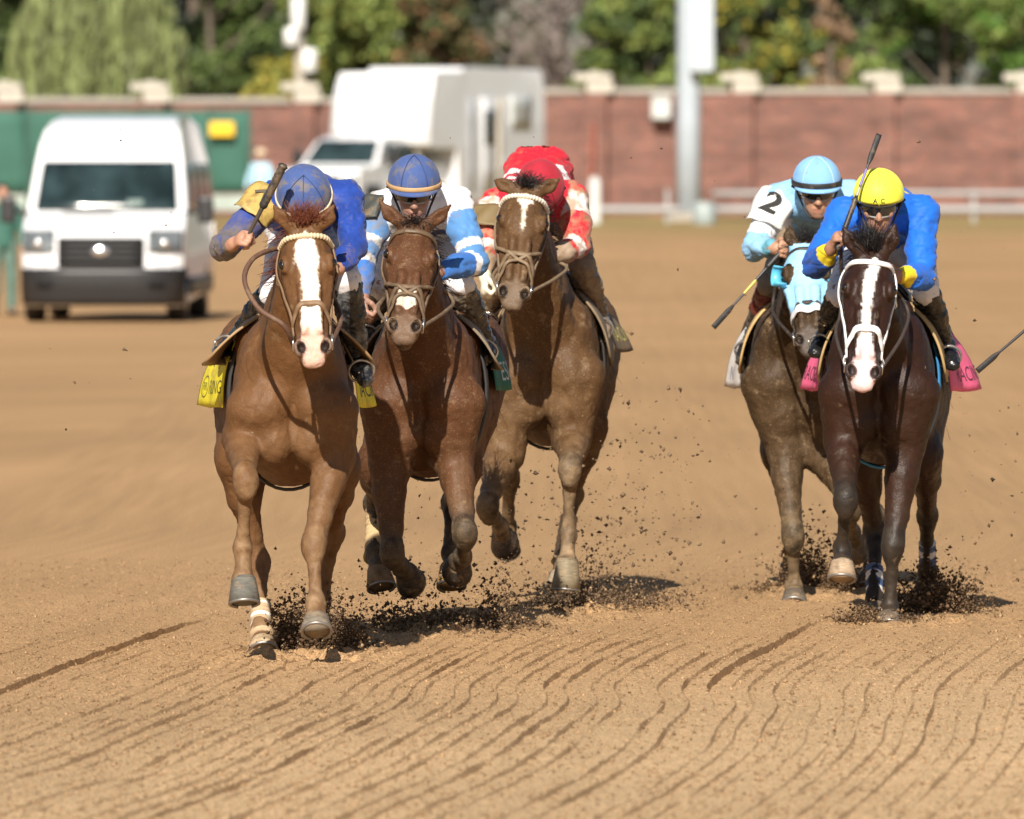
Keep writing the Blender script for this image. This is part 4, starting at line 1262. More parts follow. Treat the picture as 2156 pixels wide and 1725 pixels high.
def make_saddle(H, K, S):
    m = mat('saddle_%s' % H.S['key'], S['col'], .6, var=.15, scale=20, dirt=MUD, damt=S.get('mud', .3))
    dk = mat('saddle_seat', (.02, .017, .015), .4, var=.2)
    root = thing('racing_saddle', H.B(0, .72, .74), S['label'], 'saddle', 'saddles on the racehorses')
    # seat: shallow lofted shell
    V = []; n1, n2 = 13, 11
    for i in range(n1):
        a = i / (n1 - 1); v = .50 + .42 * a
        for j in range(n2):
            b = -1 + 2 * j / (n2 - 1)
            V.append(H.B(b * .12 * (1 - .35 * abs(a - .4)), v, .785 + .05 * (2 * a - 1) ** 2 - .07 * b * b))
    Fq = [(i * n2 + j, (i + 1) * n2 + j, (i + 1) * n2 + j + 1, i * n2 + j + 1) for i in range(n1 - 1) for j in range(n2 - 1)]
    o = mesh_obj('seat', V, Fq, dk, root); md = o.modifiers.new('thick', 'SOLIDIFY'); md.thickness = .02; md.offset = -1
    for s in (-1, 1):
        V = []; n1, n2 = 11, 13
        for i in range(n1):
            a = i / (n1 - 1)
            for j in range(n2):
                b = j / (n2 - 1); wid = math.sqrt(max(0, 1 - (2 * b - 1) ** 4)) * .15 + .03
                v = .50 + .10 * b * .2 + (2 * a - 1) * wid
                zc = .74 - (.36 - S.get('short', 0)) * b
                V.append(H.B(s * (trunk_half(H, max(v, .2), zc) + .036 + S.get('lift', .02) * b * (1 - a)), v, zc))
        Fq = [(i * n2 + j, (i + 1) * n2 + j, (i + 1) * n2 + j + 1, i * n2 + j + 1) for i in range(n1 - 1) for j in range(n2 - 1)]
        o = mesh_obj('flap', V, Fq, m, root); md = o.modifiers.new('thick', 'SOLIDIFY'); md.thickness = .010; md.offset = 0
        # stirrup leather and iron around the ball of the foot
        k = 'L' if s < 0 else 'R'
        tt, aa = K.J['t' + k], K.J['a' + k]
        ball = lerp(aa, tt, .62); ft = unit(tt - aa)
        topp = H.B(s * (trunk_half(H, .6, .70) + .05), .55, .70)
        upv = unit(topp - ball)
        up2 = unit(upv - ft * (upv @ ft)); lt = np.cross(ft, up2)
        arch = [ball + lt * .054 * math.cos(t) * (1.0) + up2 * (.062 * math.sin(t) if math.sin(t) > 0 else .048 * math.sin(t)) for t in np.linspace(0, 2 * math.pi, 25)]
        tube('stirrup_iron', arch, .0065, mat('stirrup_metal', (.42, .40, .37), .35, metal=.7, var=.2, dirt=MUD, damt=.4), root, 8)
        P_ = np.array([lerp(ball + up2 * .06, topp, t) for t in np.linspace(0, 1, 8)])
        ribbon('stirrup_leather', P_, [H.U * s] * 8, .018, .004, m, root)
    # girth
    P_ = []; N_ = []
    for th in np.linspace(R(20), R(340), 40):
        x_, z_ = math.sin(th), math.cos(th)
        rx = np.interp(.52, TRUNK[:, 0], TRUNK[:, 1]); P_.append(H.B(x_ * (rx + .016), .52, .3825 + z_ * (.3825 + .012))); N_.append(H.U * x_ + H.Z * z_)
    ribbon('girth', P_, N_, .09, .008, mat('girth_%s' % H.S['key'], S.get('girth', (.03, .03, .03)), .7), root)
    return root


def make_whip(p0, p1, S):
    """p0 grip end, p1 far end"""
    p0 = np.asarray(p0, float); p1 = np.asarray(p1, float); ax = unit(p1 - p0); L = np.linalg.norm(p1 - p0)
    root = thing('whip', p0, S['label'], 'whip', 'riding whips')
    g = S.get('grip', .30)
    t = np.linspace(0, 1, 26)
    tk = S.get('thick', 1.2); rr = .0105 * tk * (1 + .06 * np.sin(t * 90)); rr[0] = .008 * tk; rr[1] = .013 * tk; rr[-1] = .007 * tk
    tube('grip', np.array([p0 + ax * L * g * q for q in t]), rr, mat('whip_grip', (.022, .022, .022), .5, var=.2, dirt=MUD, damt=S.get('mud', .1)), root, 10)
    t = np.linspace(0, 1, 40); V, F = tube_vf(np.array([p0 + ax * L * (g + (.80 - g) * q) for q in t]), (.0062 - .0018 * t) * tk, 8)
    base_c = np.array(S.get('shaft', (.03, .03, .035))); cl = np.repeat(base_c[None], len(V), 0); tv = np.repeat(t, 8)
    for a, b, c in S.get('bands', []): cl[(tv > a) & (tv < b)] = c
    mesh_obj('shaft', V, F, mat('whip_shaft', vcol=True, rough=.4, var=.1), root, cols=cl)
    if S.get('noflap'): return root
    # padded flapper
    sd = unit(np.cross(ax, [0, 1, .2]))
    n = 12; t = np.linspace(0, 1, n); P_ = np.array([p0 + ax * L * (.74 + .26 * q) for q in t])
    ribbon('flap', P_, [unit(np.cross(ax, sd))] * n, S.get('flapw', .026) * np.clip(.45 + 2.5 * t, 0, 1), .005, mat('whip_flap', S.get('flapc', (.015, .015, .016)), .6, var=.15, bump=.2, bscale=60, dirt=MUD, damt=S.get('mud', .1)), root)
    return root
def solid(c):
    return lambda n: np.repeat(np.array(c, float)[None], n, 0)


def silk1(V, part, t, K):
    C = solid((.016, .052, .29))(len(V)); C *= (1 + .12 * fnoise(V, .1, 1, 2))[:, None]
    k = np.clip(((part == 3) * 1.0 + (part == 2) * sstep(.3, .9, t) * .8) * (.95 + .7 * fnoise(V, .06, 2, 3)), 0, .92)[:, None]
    return C * (1 - k) + np.array([.15, .125, .095])[None] * k


def silk2(V, part, t, K):
    C = solid((.74, .73, .74))(len(V)); blue = np.array([.085, .23, .50])
    arm = part >= 2
    up = (part == 2) | (part == 4); fo = (part == 3) | (part == 5)
    m = up & (t > .22) & (t < .68); C[m] = blue
    m = up & (t >= .80); C[m] = blue
    m = fo & (t < .10); C[m] = blue
    m = fo & (t >= .24); C[m] = np.array([.04, .15, .46])
    l = ((part == 2) | (part == 3)); k = np.clip(l * .5 * (.7 + .9 * fnoise(V, .06, 5, 3)), 0, .8)[:, None]
    C = C * (1 - k) + np.array([.22, .17, .11])[None] * k
    # navy emblem curve on the breast
    d = V - K.ms; q = np.hypot(d[:, 0] - .105, (d[:, 2] + .16) * 1.2)
    m = (~arm) & (q > .045) & (q < .072) & (d[:, 0] > .03); C[m] = (.015, .035, .16)
    return C


def silk3(V, part, t, K):
    C = solid((.58, .012, .03))(len(V)); wh = np.array([.72, .66, .64])
    d = V - K.ms
    up = (part == 2) | (part == 4); fo = (part == 3) | (part == 5)
    m = up & (t > .05) & (t < .45); C[m] = wh
    m = fo & (t > .10) & (t < .36); C[m] = wh
    m = fo & (t > .50); C[m] = (.36, .27, .20)
    # white wing outlines over the shoulder blades
    for s in (-1, 1):
        u = (np.abs(d[:, 0]) - .115) / .075; w = ((V[:, 1] - K.ms[1]) - .05 - .10 * u) / .075
        q = np.sqrt(u * u + w * w)
        m = (part < 2) & (q < 1.0) & ((q > .62) | (np.abs(w + .1) < .22)) & (nrm_up(V, K)); C[m] = (.80, .76, .76)
    k = np.clip(((part >= 2) * .8) * (.55 + 1.0 * fnoise(V, .07, 6, 3)), 0, .8)[:, None]
    return C * (1 - k) + np.array([.33, .22, .13])[None] * k


def nrm_up(V, K):
    ax = unit(K.pv - K.ms); d = V - K.ms; return (d - np.outer(d @ ax, ax))[:, 2] > .03


def silk4(V, part, t, K):
    C = solid((.012, .13, .60))(len(V))
    m = ((part == 3) | (part == 5)) & (t > .70); C[m] = (.80, .62, .02)
    m = (part == 3) & (t <= .70); C[m] = (.010, .08, .40)
    d = V - K.ms; m = (part < 2) & (np.abs(d[:, 0] - .10) < .045) & (np.abs(V[:, 1] - K.ms[1] - .08) < .05) & nrm_up(V, K); C[m] = (.80, .66, .03)
    m = (part < 2) & (np.hypot(d[:, 0] + .01, d[:, 2] + .10) < .03) & (V[:, 1] < K.ms[1]); C[m] = (.80, .66, .03)
    return C


def silk5(V, part, t, K):
    C = solid((.27, .52, .78))(len(V)); C *= (1 + .06 * fnoise(V, .1, 7, 2))[:, None]
    up = (part == 2) | (part == 4); fo = (part == 3) | (part == 5)
    zig = .12 * np.abs(((V[:, 0] * 9) % 1) - .5) * 2
    m = up & (t > .45) & (t + zig < .88); C[m] = (.76, .78, .82)
    m = fo & (t > .84); C[m] = (.12, .35, .45)
    d = V - K.ms; m = (part < 2) & (d[:, 2] < -.10) & (np.abs(d[:, 0]) > .10); C[m] = (.70, .74, .80)
    return C


JS = {}
JS[1] = dict(seed=11, head=(640, 430, .00), face=(0.0, -.66, -.75), silk=silk1, mud=.30, helmet=(.055, .095, .26), hmud=.60, hdirt=(.19, .16, .12), band=(.62, .52, .36), peak=True, breech=(.72, .70, .72), boot=(.014, .014, .016),
    bootmud=.45, bootdirt=(.20, .20, .20), goggles=True, seams=(40, 90, 140),
    j=dict(sL=(566, 425, .26), sR=(726, 420, .26), eL=(470, 522, .06), wL=(488, 517, -.17), eR=(745, 520, .06), wR=(712, 566, -.14), pv=(632, 470, .86), hL=(614, 482, .80), hR=(684, 482, .80),
           kL=(576, 620, .42), kR=(728, 590, .36), aL=(492, 725, .72), aR=(752, 755, .52), tL=(463, 742, .58), tR=(768, 800, .38)),
    handL=((.45, -.70, .35), (.50, -.12, .85), (.75, -.3, -.5)), handR=((-.6, -.75, -.2), (0, -.2, 1), (-.8, .5, 0)),
    label='jockey in muddy royal blue silks, helmet bowed, raising a whip')
JS[2] = dict(seed=22, head=(872, 406, .06), face=(0.02, -.94, -.32), silk=silk2, mud=.22, helmet=(.055, .095, .26), hmud=.55, hdirt=(.17, .15, .12), band=(.50, .31, .15), peak=True, breech=(.70, .68, .70), boot=(.03, .028, .027), bootmud=.6, bmud=.35,
    bootdirt=(.24, .20, .15), seams=(60, 120), skin=(.34, .19, .14),
    j=dict(sL=(800, 440, .30), sR=(958, 432, .30), eL=(765, 540, .16), wL=(764, 628, .02), eR=(1000, 556, .14), wR=(925, 572, -.08), pv=(888, 480, .90), hL=(835, 510, .84), hR=(945, 510, .84),
           kL=(800, 600, .42), kR=(968, 598, .40), aL=(775, 690, .70), aR=(1022, 722, .70), tL=(765, 720, .56), tR=(1022, 755, .54)),
    handL=((.1, -.5, -.85), (.2, -.85, .4), (.9, 0, 0)), handR=((-.8, -.6, 0), (0, -.3, 1), (-.5, .8, 0)),
    label='jockey in white silks with blue sleeve bands and dark goggles')
JS[3] = dict(seed=33, head=(1137, 410, .04), face=(-.02, -.50, -.86), silk=silk3, mud=.25, arch=.12, helmet=(.36, .018, .035), hmud=.22, band=None, peak=False, breech=(.30, .235, .16), boot=(.22, .165, .11), bootmud=.8, bmud=.7,
    bootdirt=(.30, .21, .13), goggles=True, seams=(50, 90, 130), glove=dict(L=(.66, .62, .50), R=(.25, .20, .15)),
    j=dict(sL=(1046, 432, .32), sR=(1204, 420, .32), eL=(1024, 512, .18), wL=(1022, 578, .05), eR=(1216, 518, .14), wR=(1162, 540, -.06), pv=(1140, 400, .92), hL=(1085, 450, .86), hR=(1195, 450, .86),
           kL=(1050, 560, .44), kR=(1226, 560, .42), aL=(1030, 660, .72), aR=(1262, 672, .70), tL=(1020, 695, .56), tR=(1270, 708, .52)),
    handL=((-.05, -.35, -.95), (.15, -.95, .3), (.95, 0, -.1)), handR=((-.8, -.6, 0), (0, -.3, 1), (-.5, .8, 0)),
    label='jockey in red and white silks, head bowed, with one cream glove')
JS[4] = dict(seed=44, head=(1850, 433, .02), face=(-.02, -.95, -.31), silk=silk4, mud=.02, helmet=(.86, .84, .07), hrough=.5, hmud=.0, band=None, peak=False, breech=(.74, .72, .72), boot=(.010, .010, .011), bootmud=.06, bmud=.05,
    seams=(90,), seam=(.72, .70, .06), skin=(.36, .19, .125), goggz=.004,
    j=dict(sL=(1778, 455, .28), sR=(1938, 448, .28), eL=(1718, 560, .06), wL=(1748, 527, -.13), eR=(1942, 586, .10), wR=(1895, 582, -.12), pv=(1868, 490, .88), hL=(1810, 520, .82), hR=(1925, 520, .82),
           kL=(1768, 622, .42), kR=(1948, 612, .40), aL=(1738, 712, .68), aR=(1990, 730, .66), tL=(1716, 742, .50), tR=(2006, 768, .48)),
    handL=((.30, -.55, .70), (.38, .05, .9), (.55, -.6, -.2)), handR=((-.8, -.6, 0), (0, -.3, 1), (-.5, .8, 0)),
    label='jockey in bright blue silks and a yellow helmet, whip raised')
JS[5] = dict(seed=55, head=(1720, 403, .04), face=(0.04, -.96, -.27), silk=silk5, mud=.06, helmet=(.22, .45, .78), hmud=.05, band=(.02, .02, .022), bandw=.026, bandlat=-2, peak=True, breech=(.24, .18, .12), boot=(.016, .015, .014), boottop=(.14, .022, .020), bootmud=.4, bmud=.5,
    seams=(50, 130), seam=(.5, .65, .8), skin=(.44, .235, .15), goggz=.008,
    j=dict(sL=(1638, 424, .28), sR=(1790, 414, .28), eL=(1588, 523, .10), wL=(1626, 522, -.10), eR=(1795, 530, .12), wR=(1745, 535, -.10), pv=(1722, 480, .90), hL=(1670, 510, .84), hR=(1778, 510, .84),
           kL=(1622, 602, .42), kR=(1790, 600, .42), aL=(1583, 718, .68), aR=(1812, 715, .68), tL=(1562, 757, .54), tR=(1825, 750, .54)),
    handL=((.80, -.55, -.15), (.62, -.3, .7), (.3, -.6, -.75)), handR=((-.8, -.6, 0), (0, -.3, 1), (-.5, .8, 0)),
    label='jockey in pale blue silks with a white number two armband')
RI = {k: make_rider(s, HO[k]) for k, s in JS.items()}

BR = {
 1: dict(col=(.20, .12, .065), brow=(.62, .50, .33), beads=True, mud=.5, rein=(.11, .055, .035), reinr=.011, label='brown bridle with beaded cream browband on the chestnut horse',
         reinL=[(596, 684, -.66), (545, 650, -.62), (515, 592, -.52), (530, 548, -.42), (568, 527, -.32), (606, 522, -.22), (650, 520, .02)], holdL='R'),
 2: dict(col=(.13, .085, .05), mud=.6, figure8=True, label='muddy brown bridle with crossed noseband on the bay horse'),
 3: dict(col=(.20, .14, .085), brow=(.66, .60, .50), beads=True, bmud=.2, mud=.7, figure8=True, label='mud caked bridle with white beaded browband on the star faced horse'),
 4: dict(col=(.80, .79, .80), mud=.0, w=.026, rein=(.05, .035, .03), label='clean white bridle on the dark bay horse'),
 5: dict(col=(.035, .025, .02), mud=.2, label='dark bridle worn over the pale blue blinker hood')}
SC = {
 1: dict(col=(.72, .62, .02), mud=.42, dirt=(.36, .24, .08), flare=(.06, .10), zb=.33, ring=[(-1, .048, .80, .80, (.10, .09, .03))], text=[(-1, 'IN', .11, .80, .52, (.06, .06, .03)), (-1, 'RR', .050, .80, .80, (.10, .09, .03)), (-1, 'RACING', .085, .36, .80, (.12, .11, .03)), (1, 'RACING', .10, .66, .82, (.06, .06, .03))], label='yellow saddle cloth with black lettering on the chestnut horse'),
 2: dict(col=(.012, .13, .085), mud=.3, flare=(.04, .025), zb=.38, text=[(1, 'ESQ', .12, .72, .78, (.55, .60, .58))], label='dark green saddle cloth with white lettering on the bay horse'),
 3: dict(col=(.16, .125, .08), mud=.75, flare=(.04, .07), zb=.44, text=[(1, 'RACING', .095, .72, .74, (.50, .45, .12))], label='mud covered saddle cloth blowing outward on the star faced horse'),
 4: dict(col=(.80, .13, .27), mud=.02, flare=(.10, .13), zb=.33, text=[(1, 'RACING', .095, .70, .82, (.10, .03, .05)), (-1, 'RACING', .095, .62, .82, (.10, .03, .05))], label='bright pink saddle cloth with dark lettering on the dark bay horse'),
 5: dict(col=(.70, .67, .63), mud=.35, flare=(.06, .05), zb=.30, text=[(-1, 'N', .10, .7, .85, (.10, .10, .20))], label='white muddy saddle cloth under the pale blue rider')}
SD = {1: dict(col=(.34, .215, .105), label='racing saddle with tan flaps on the chestnut horse', mud=.1, lift=.11, short=.14), 2: dict(col=(.22, .17, .12), label='racing saddle with muddy flaps on the bay horse', mud=.5, lift=.06, short=.10),
      3: dict(col=(.20, .15, .09), label='mud coated racing saddle on the star faced horse', mud=.8), 4: dict(col=(.42, .29, .13), label='racing saddle with a blue girth on the dark bay horse', girth=(.03, .20, .45), mud=.05),
      5: dict(col=(.55, .36, .15), label='racing saddle with tan flaps under the pale blue rider', mud=.1)}
for k in HO:
    make_bridle(HO[k], RI[k], BR[k]); make_cloth(HO[k], SC[k]); make_saddle(HO[k], RI[k], SD[k])

# number cloths on the sleeves
o, pt = armband(RI[5], 'L', (.80, .80, .76), '2', None, t0=-.06, t1=.66, half=66, face=(-.15, -1, .35), dirt=.05)
number_on(o, pt, '2', .17, (.02, .02, .02), rot=R(-8), parent=RI[5].jacket)
o, pt = armband(RI[1], 'L', (.46, .32, .09), '7', None, t0=-.05, t1=.50, half=60, face=(.1, -1, .5), dirt=.5)
number_on(o, pt, '7', .12, (.10, .08, .05), rot=R(40), parent=RI[1].jacket)
o, pt = armband(RI[3], 'L', (.17, .12, .05), '', None, t0=.30, t1=.85, half=75, rad=.095, face=(-.1, -1, .2), dirt=.4)
o, pt = armband(RI[2], 'L', (.05, .055, .05), '', None, t0=-.05, t1=.45, half=60, rad=.090, face=(-.9, -.6, .4), dirt=.4)

# letters on the yellow helmet
K = RI[4]


def helm_pt(x, y, off):
    th = x / .13; la = .13 + y / .12
    return K.hc - K.f * .012 + K.top * .050 + (K.side * math.sin(th) * (.116 + off) + K.f * math.cos(th) * (.136 + off)) * math.cos(la) + K.top * (.118 + off) * math.sin(la)


T2, F2 = text_vf('A  C', .030, True)
he4 = [c for c in K.root.children if c.name.startswith('helmet')][0]
mesh_obj('lettering', [helm_pt(x, y - .004, .002) for x, y in T2], F2, mat('letter_black', (.02, .02, .015), .6, var=0), he4, smooth=False)

# whips
G = RI[1].hands['L'][0]; p0 = at(598, 346, HO[1].Yc - .30)
make_whip(p0, G - unit(p0 - G) * .07, dict(label='muddy whip raised by the royal blue jockey', mud=.45, grip=.48, thick=1.7, shaft=(.06, .048, .036), noflap=True))
G = RI[4].hands['L'][0]; p1 = at(1851, 283, HO[4].Yc - .06); ax = unit(p1 - G)
make_whip(G - ax * .055, p1, dict(label='black whip with padded tip held up by the yellow helmeted jockey', grip=.46, bands=[(.3, .7, (.16, .13, .42)), (.05, .25, (.35, .33, .28))]))
G = RI[5].hands['L'][0]; p1 = at(1502, 690, HO[5].Yc - .28); ax = unit(p1 - G)
make_whip(G - ax * .05, p1, dict(label='black whip pointing down beside the pale blue jockey', grip=.30, mud=.3, bands=[(.30, .60, (.62, .52, .10))]))
make_whip(at(2235, 630, 50.2), at(2057, 782, 50.2), dict(label='black whip tip reaching in over open dirt beyond the pink cloth', grip=.25))

# blinker hood of the dark brown horse
H = HO[5]
u, v, n = head_uvn(H, H.bV)
zone = (np.abs(u) < .15) & (v > .005) & (v < .42) & (n > -.20) & (n < .075)
eye = np.minimum(((u - .096) / .038) ** 2 + ((v - .178) / .050) ** 2 + ((n - .015) / .055) ** 2, ((u + .096) / .038) ** 2 + ((v - .178) / .050) ** 2 + ((n - .015) / .055) ** 2)
zone &= ((np.abs(u) < .05) | (eye > 1.0))
qs = H.bQ[zone[H.bQ].all(1)]
nr = vnormals(H.bV, H.bQ); ids = np.unique(qs); remap = -np.ones(len(H.bV), int); remap[ids] = np.arange(len(ids))
hood = thing('blinker_hood', H.hp(0, .15, .05), 'pale blue blinker hood with white trim and eye cups', 'blinker hood')
ho = mesh_obj('hood_cloth', H.bV[ids] + nr[ids] * .008, remap[qs], mat('hood_cloth', (.30, .58, .82), .75, var=.08, bump=.12, bscale=40), hood)
strap(H, 'trim', [(.395, -120), (.41, -70), (.415, -30), (.415, 0), (.415, 30), (.41, 70), (.395, 120)], .042, .005, mat('hood_trim', (.80, .80, .82), .6), hood, .011, 30)
for s in (-1, 1):
    c = H.hp(s * .122, .19, .012)
    ax_ = unit(H.hU * s * .9 + H.hN * .35)
    pts = []
    for t in np.linspace(R(-20), R(200), 16):
        pts.append((c + H.hs * (H.hV * math.cos(t + R(0)) * .052 + unit(np.cross(H.hV, ax_)) * s * -math.sin(t) * .044), ax_))
    P_ = np.array([p for p, _ in pts])
    Vc = np.concatenate([P_ - ax_ * .02, P_ + ax_ * .040]); n_ = len(P_)
    o = mesh_obj('eye_cup', Vc, [(i, i + 1, n_ + i + 1, n_ + i) for i in range(n_ - 1)], mat('eye_cup', (.10, .45, .66), .35, var=.05), hood)
    m_ = o.modifiers.new('thick', 'SOLIDIFY'); m_.thickness = .006; m_.offset = 0
# ------------------------------------------------------------------ background
def px_x(px, Y): return (px - PW / 2) * Y / FPX
GZ = 0.5            # ground level beside the far wall


def brick_mat():
    m = mat('brick_wall', (.3, .12, .08), .85, var=0)
    nt = m.node_tree; N = nt.nodes; Lk = nt.links; b = N['Principled BSDF']
    tc = N.new('ShaderNodeTexCoord'); sp = N.new('ShaderNodeSeparateXYZ'); cb = N.new('ShaderNodeCombineXYZ')
    Lk.new(tc.outputs['Object'], sp.inputs[0]); Lk.new(sp.outputs[0], cb.inputs[0]); Lk.new(sp.outputs[2], cb.inputs[1])
    br = N.new('ShaderNodeTexBrick'); br.inputs['Scale'].default_value = 1
    br.inputs['Brick Width'].default_value = .22; br.inputs['Row Height'].default_value = .075; br.inputs['Mortar Size'].default_value = .006
    br.inputs['Color1'].default_value = (.235, .090, .064, 1); br.inputs['Color2'].default_value = (.122, .055, .044, 1); br.inputs['Mortar'].default_value = (.22, .175, .15, 1)
    Lk.new(cb.outputs[0], br.inputs['Vector'])
    nz = N.new('ShaderNodeTexNoise'); nz.inputs['Scale'].default_value = 1.1; nz.inputs['Detail'].default_value = 8
    mpb = N.new('ShaderNodeMapping'); mpb.inputs['Scale'].default_value = (.6, 1, 2.6); Lk.new(tc.outputs['Object'], mpb.inputs[0]); Lk.new(mpb.outputs[0], nz.inputs['Vector'])
    mr = N.new('ShaderNodeMapRange'); mr.inputs['From Min'].default_value = .3; mr.inputs['From Max'].default_value = .7; mr.inputs['To Min'].default_value = .68; mr.inputs['To Max'].default_value = 1.3
    Lk.new(nz.outputs[0], mr.inputs['Value'])
    mx = N.new('ShaderNodeMix'); mx.data_type = 'RGBA'; mx.blend_type = 'MULTIPLY'; mx.inputs['Factor'].default_value = 1
    Lk.new(br.outputs[0], mx.inputs['A']); Lk.new(mr.outputs[0], mx.inputs['B']); Lk.new(mx.outputs['Result'], b.inputs['Base Color'])
    bp = N.new('ShaderNodeBump'); bp.inputs['Strength'].default_value = .4; bp.inputs['Distance'].default_value = .01; bp.invert = True
    Lk.new(br.outputs['Fac'], bp.inputs['Height']); Lk.new(bp.outputs[0], b.inputs['Normal'])
    return m


YW = 300.0
bm_ = brick_mat(); stone = mat('coping_stone', (.36, .33, .29), .8, var=.12, scale=3); capm = mat('cap_stone', (.50, .465, .40), .75, var=.08, scale=3)
wall = thing('brick_wall', (px_x(1200, YW), YW, GZ), 'long red brick wall with pale stone caps on its piers', 'wall')
piers = [-600, -290, 12, 320, 637, 944, 1252, 1560, 1858, 2156, 2460, 2770]
for i, p in enumerate(piers):
    x = px_x(p, YW); lo_ = p < 700
    top = 3.70 if lo_ else 3.95
    box('pier', (x, YW - .06, (GZ - .3 + top - .12) / 2), (.62, .74, top - .12 - GZ + .3), bm_, wall)
    cap_ = box('pier_cap', (x - .06, YW - .05, top + .19), (.98, .9, .20), capm, wall, .012)
    box('cap_block', (x + .14, YW - .05, top - .07), (.70, .78, .30), capm, cap_, .012)
    box('cap_finial', (x - .02, YW - .05, top + .315), (.3, .3, .05), capm, cap_, .015)
    if i + 1 < len(piers):
        x2 = px_x(piers[i + 1], YW); w = x2 - x - .62
        box('panel', ((x + x2) / 2, YW + .05, (GZ - .3 + top - .25) / 2), (w, .35, top - .25 - GZ + .3), bm_, wall)
        box('coping', ((x + x2) / 2, YW + .05, top - .17), (w, .52, .15), stone, wall, .02)

# green screened gate left of the brick
YG = 291.0
gm = mat('green_screen', (.035, .115, .085), .8, var=.2, scale=1.2, bump=.2, bscale=4); gp = mat('green_post', (.03, .09, .07), .5, var=.1)
gate = thing('screened_gate', (px_x(250, YG), YG, GZ), 'dark green screened gate in front of the brick wall', 'gate')
xs_ = [px_x(p, YG) for p in (-420, -180, 60, 300, 440, 525)]
for i in range(len(xs_) - 1):
    a, b = xs_[i], xs_[i + 1]
    V = []
    for j in range(13):
        for k_ in range(7):
            V.append(((a + .04) + (b - a - .08) * j / 12, YG + .05 * math.sin(j * 1.9 + i) * math.sin(k_ * .9), GZ + .62 + 2.1 * k_ / 6))
    F_ = [(j * 7 + k_, (j + 1) * 7 + k_, (j + 1) * 7 + k_ + 1, j * 7 + k_ + 1) for j in range(12) for k_ in range(6)]
    o = mesh_obj('screen_panel', V, F_, gm, gate); md = o.modifiers.new('thick', 'SOLIDIFY'); md.thickness = .02
    box('lower_board', ((a + b) / 2, YG - .06, GZ + .38), (b - a - .1, .05, .40), mat('pale_board', (.36, .42, .38), .7, var=.15, scale=2), gate, .01)
for x in xs_: box('gate_post', (x, YG + .02, GZ + 1.35), (.09, .09, 2.9), gp, gate, .01)
sg = thing('warning_sign', (px_x(467, YG - .3), YG - .3, 2.5), 'small yellow sign hung on the dark green gate', 'sign')
box('sign_plate', (px_x(467, YG - .3), YG - .3, 2.13 - (272 - 324) / 82.4), (.62, .03, .36), mat('sign_yellow', (.80, .52, .02), .5, var=.06), sg, .01)
box('sign_frame', (px_x(467, YG - .3), YG - .272, 2.13 - (272 - 324) / 82.4), (.66, .02, .40), mat('sign_edge', (.25, .22, .08), .5, var=.1), sg, .01)

# rail along the outside of the track
YR = 268.0
rail = thing('track_rail', (px_x(1800, YR), YR, GZ), 'white metal track rail with posts in front of the brick wall', 'rail')
wm = mat('rail_white', (.34, .35, .35), .45, var=.08)
for i, p in enumerate(range(1190, 2500, 215)):
    box('rail_post', (px_x(p, YR), YR, GZ + .36), (.09, .09, .86), wm, rail, .01)
for (a, b, z) in ((1170, 1440, .60), (1480, 2480, .60), (1500, 2480, .98)):
    tube('rail_bar', [(px_x(a + (b - a) * t, YR), YR - .07, GZ + z - .28) for t in np.linspace(0, 1, 12)], .085 if z < .8 else .06, wm, rail, 10)

# floodlight pole and its cabinet
YP = 276.0; S_ = FPX / YP; x = px_x(1450, YP)
lp = thing('light_pole', (x, YP, GZ), 'thick pale steel light pole with a tall cabinet near its top', 'light pole')
tube('shaft', [(x, YP, GZ - .2), (x, YP, 3), (x, YP, 8), (x, YP, 16)], [.31, .29, .27, .2], mat('pole_steel', (.40, .45, .50), .4, var=.08, scale=2), lp, 20)
box('cabinet', (px_x(1477, YP), YP - .42, 2.13 - (30 - 324) / S_), (.58, .5, 2.8), mat('cabinet_paint', (.46, .51, .56), .45, var=.06), lp, .03)
box('base_plate', (x, YP, GZ + .1), (.9, .9, .25), stone, lp, .03)
for k_ in range(4): box('lamp_head', (x - 1.2 + .8 * k_, YP - .2, 15.8), (.6, .5, .6), mat('lamp_housing', (.3, .3, .3), .4), lp, .04)

# small things along the wall
Yb = YW - .55
b_ = thing('utility_box', (px_x(1392, Yb), Yb, 3.4), 'small white utility box mounted on the brick wall', 'utility box')
z_ = 2.13 - (227 - 324) * Yb / FPX
box('cabinet', (px_x(1392, Yb), Yb, z_), (.50, .34, .58), mat('white_paint', (.55, .57, .56), .5, var=.05), b_, .02)
box('lid', (px_x(1392, Yb), Yb - .03, z_ + .31), (.56, .42, .05), mat('white_paint'), b_, .01)
box('wall_bracket', (px_x(1392, Yb), Yb + .2, z_ - .32), (.2, .22, .06), mat('white_paint'), b_)
mp = thing('marker_post', (px_x(1252, 266), 266, GZ), 'short white marker post standing at the rail', 'post')
box('post', (px_x(1252, 266), 266, GZ + .50), (.26, .2, 1.06), mat('white_paint'), mp, .04)
box('cap', (px_x(1252, 266), 266, GZ + 1.06), (.18, .16, .07), mat('white_paint'), mp, .03)
op = thing('orange_pole', (px_x(1247, 298), 298, GZ), 'thin orange pole leaning by the brick wall', 'pole')
tube('pole', [(px_x(1240, 298.5), 298.6, GZ), (px_x(1246, 298.5), 299.3, 2.0), (px_x(1250, 298.5), 299.55, 2.85)], .05, mat('orange_paint', (.30, .085, .05), .6, var=.15), op, 10)
tube('tip', [(px_x(1250, 298.5), 299.55, 2.85), (px_x(1251, 298.5), 299.58, 2.94)], .04, mat('orange_paint'), op, 10)
br_ = thing('barrel', (px_x(1483, 264), 264, GZ), 'grey barrel standing at the foot of the light pole', 'barrel')
zz = [0, .05, .25, .30, .35, .58, .62]; V, F = tube_vf([(px_x(1483, 264), 264, GZ + z - .12) for z in zz], [.24, .27, .27, .285, .27, .27, .23], 18)
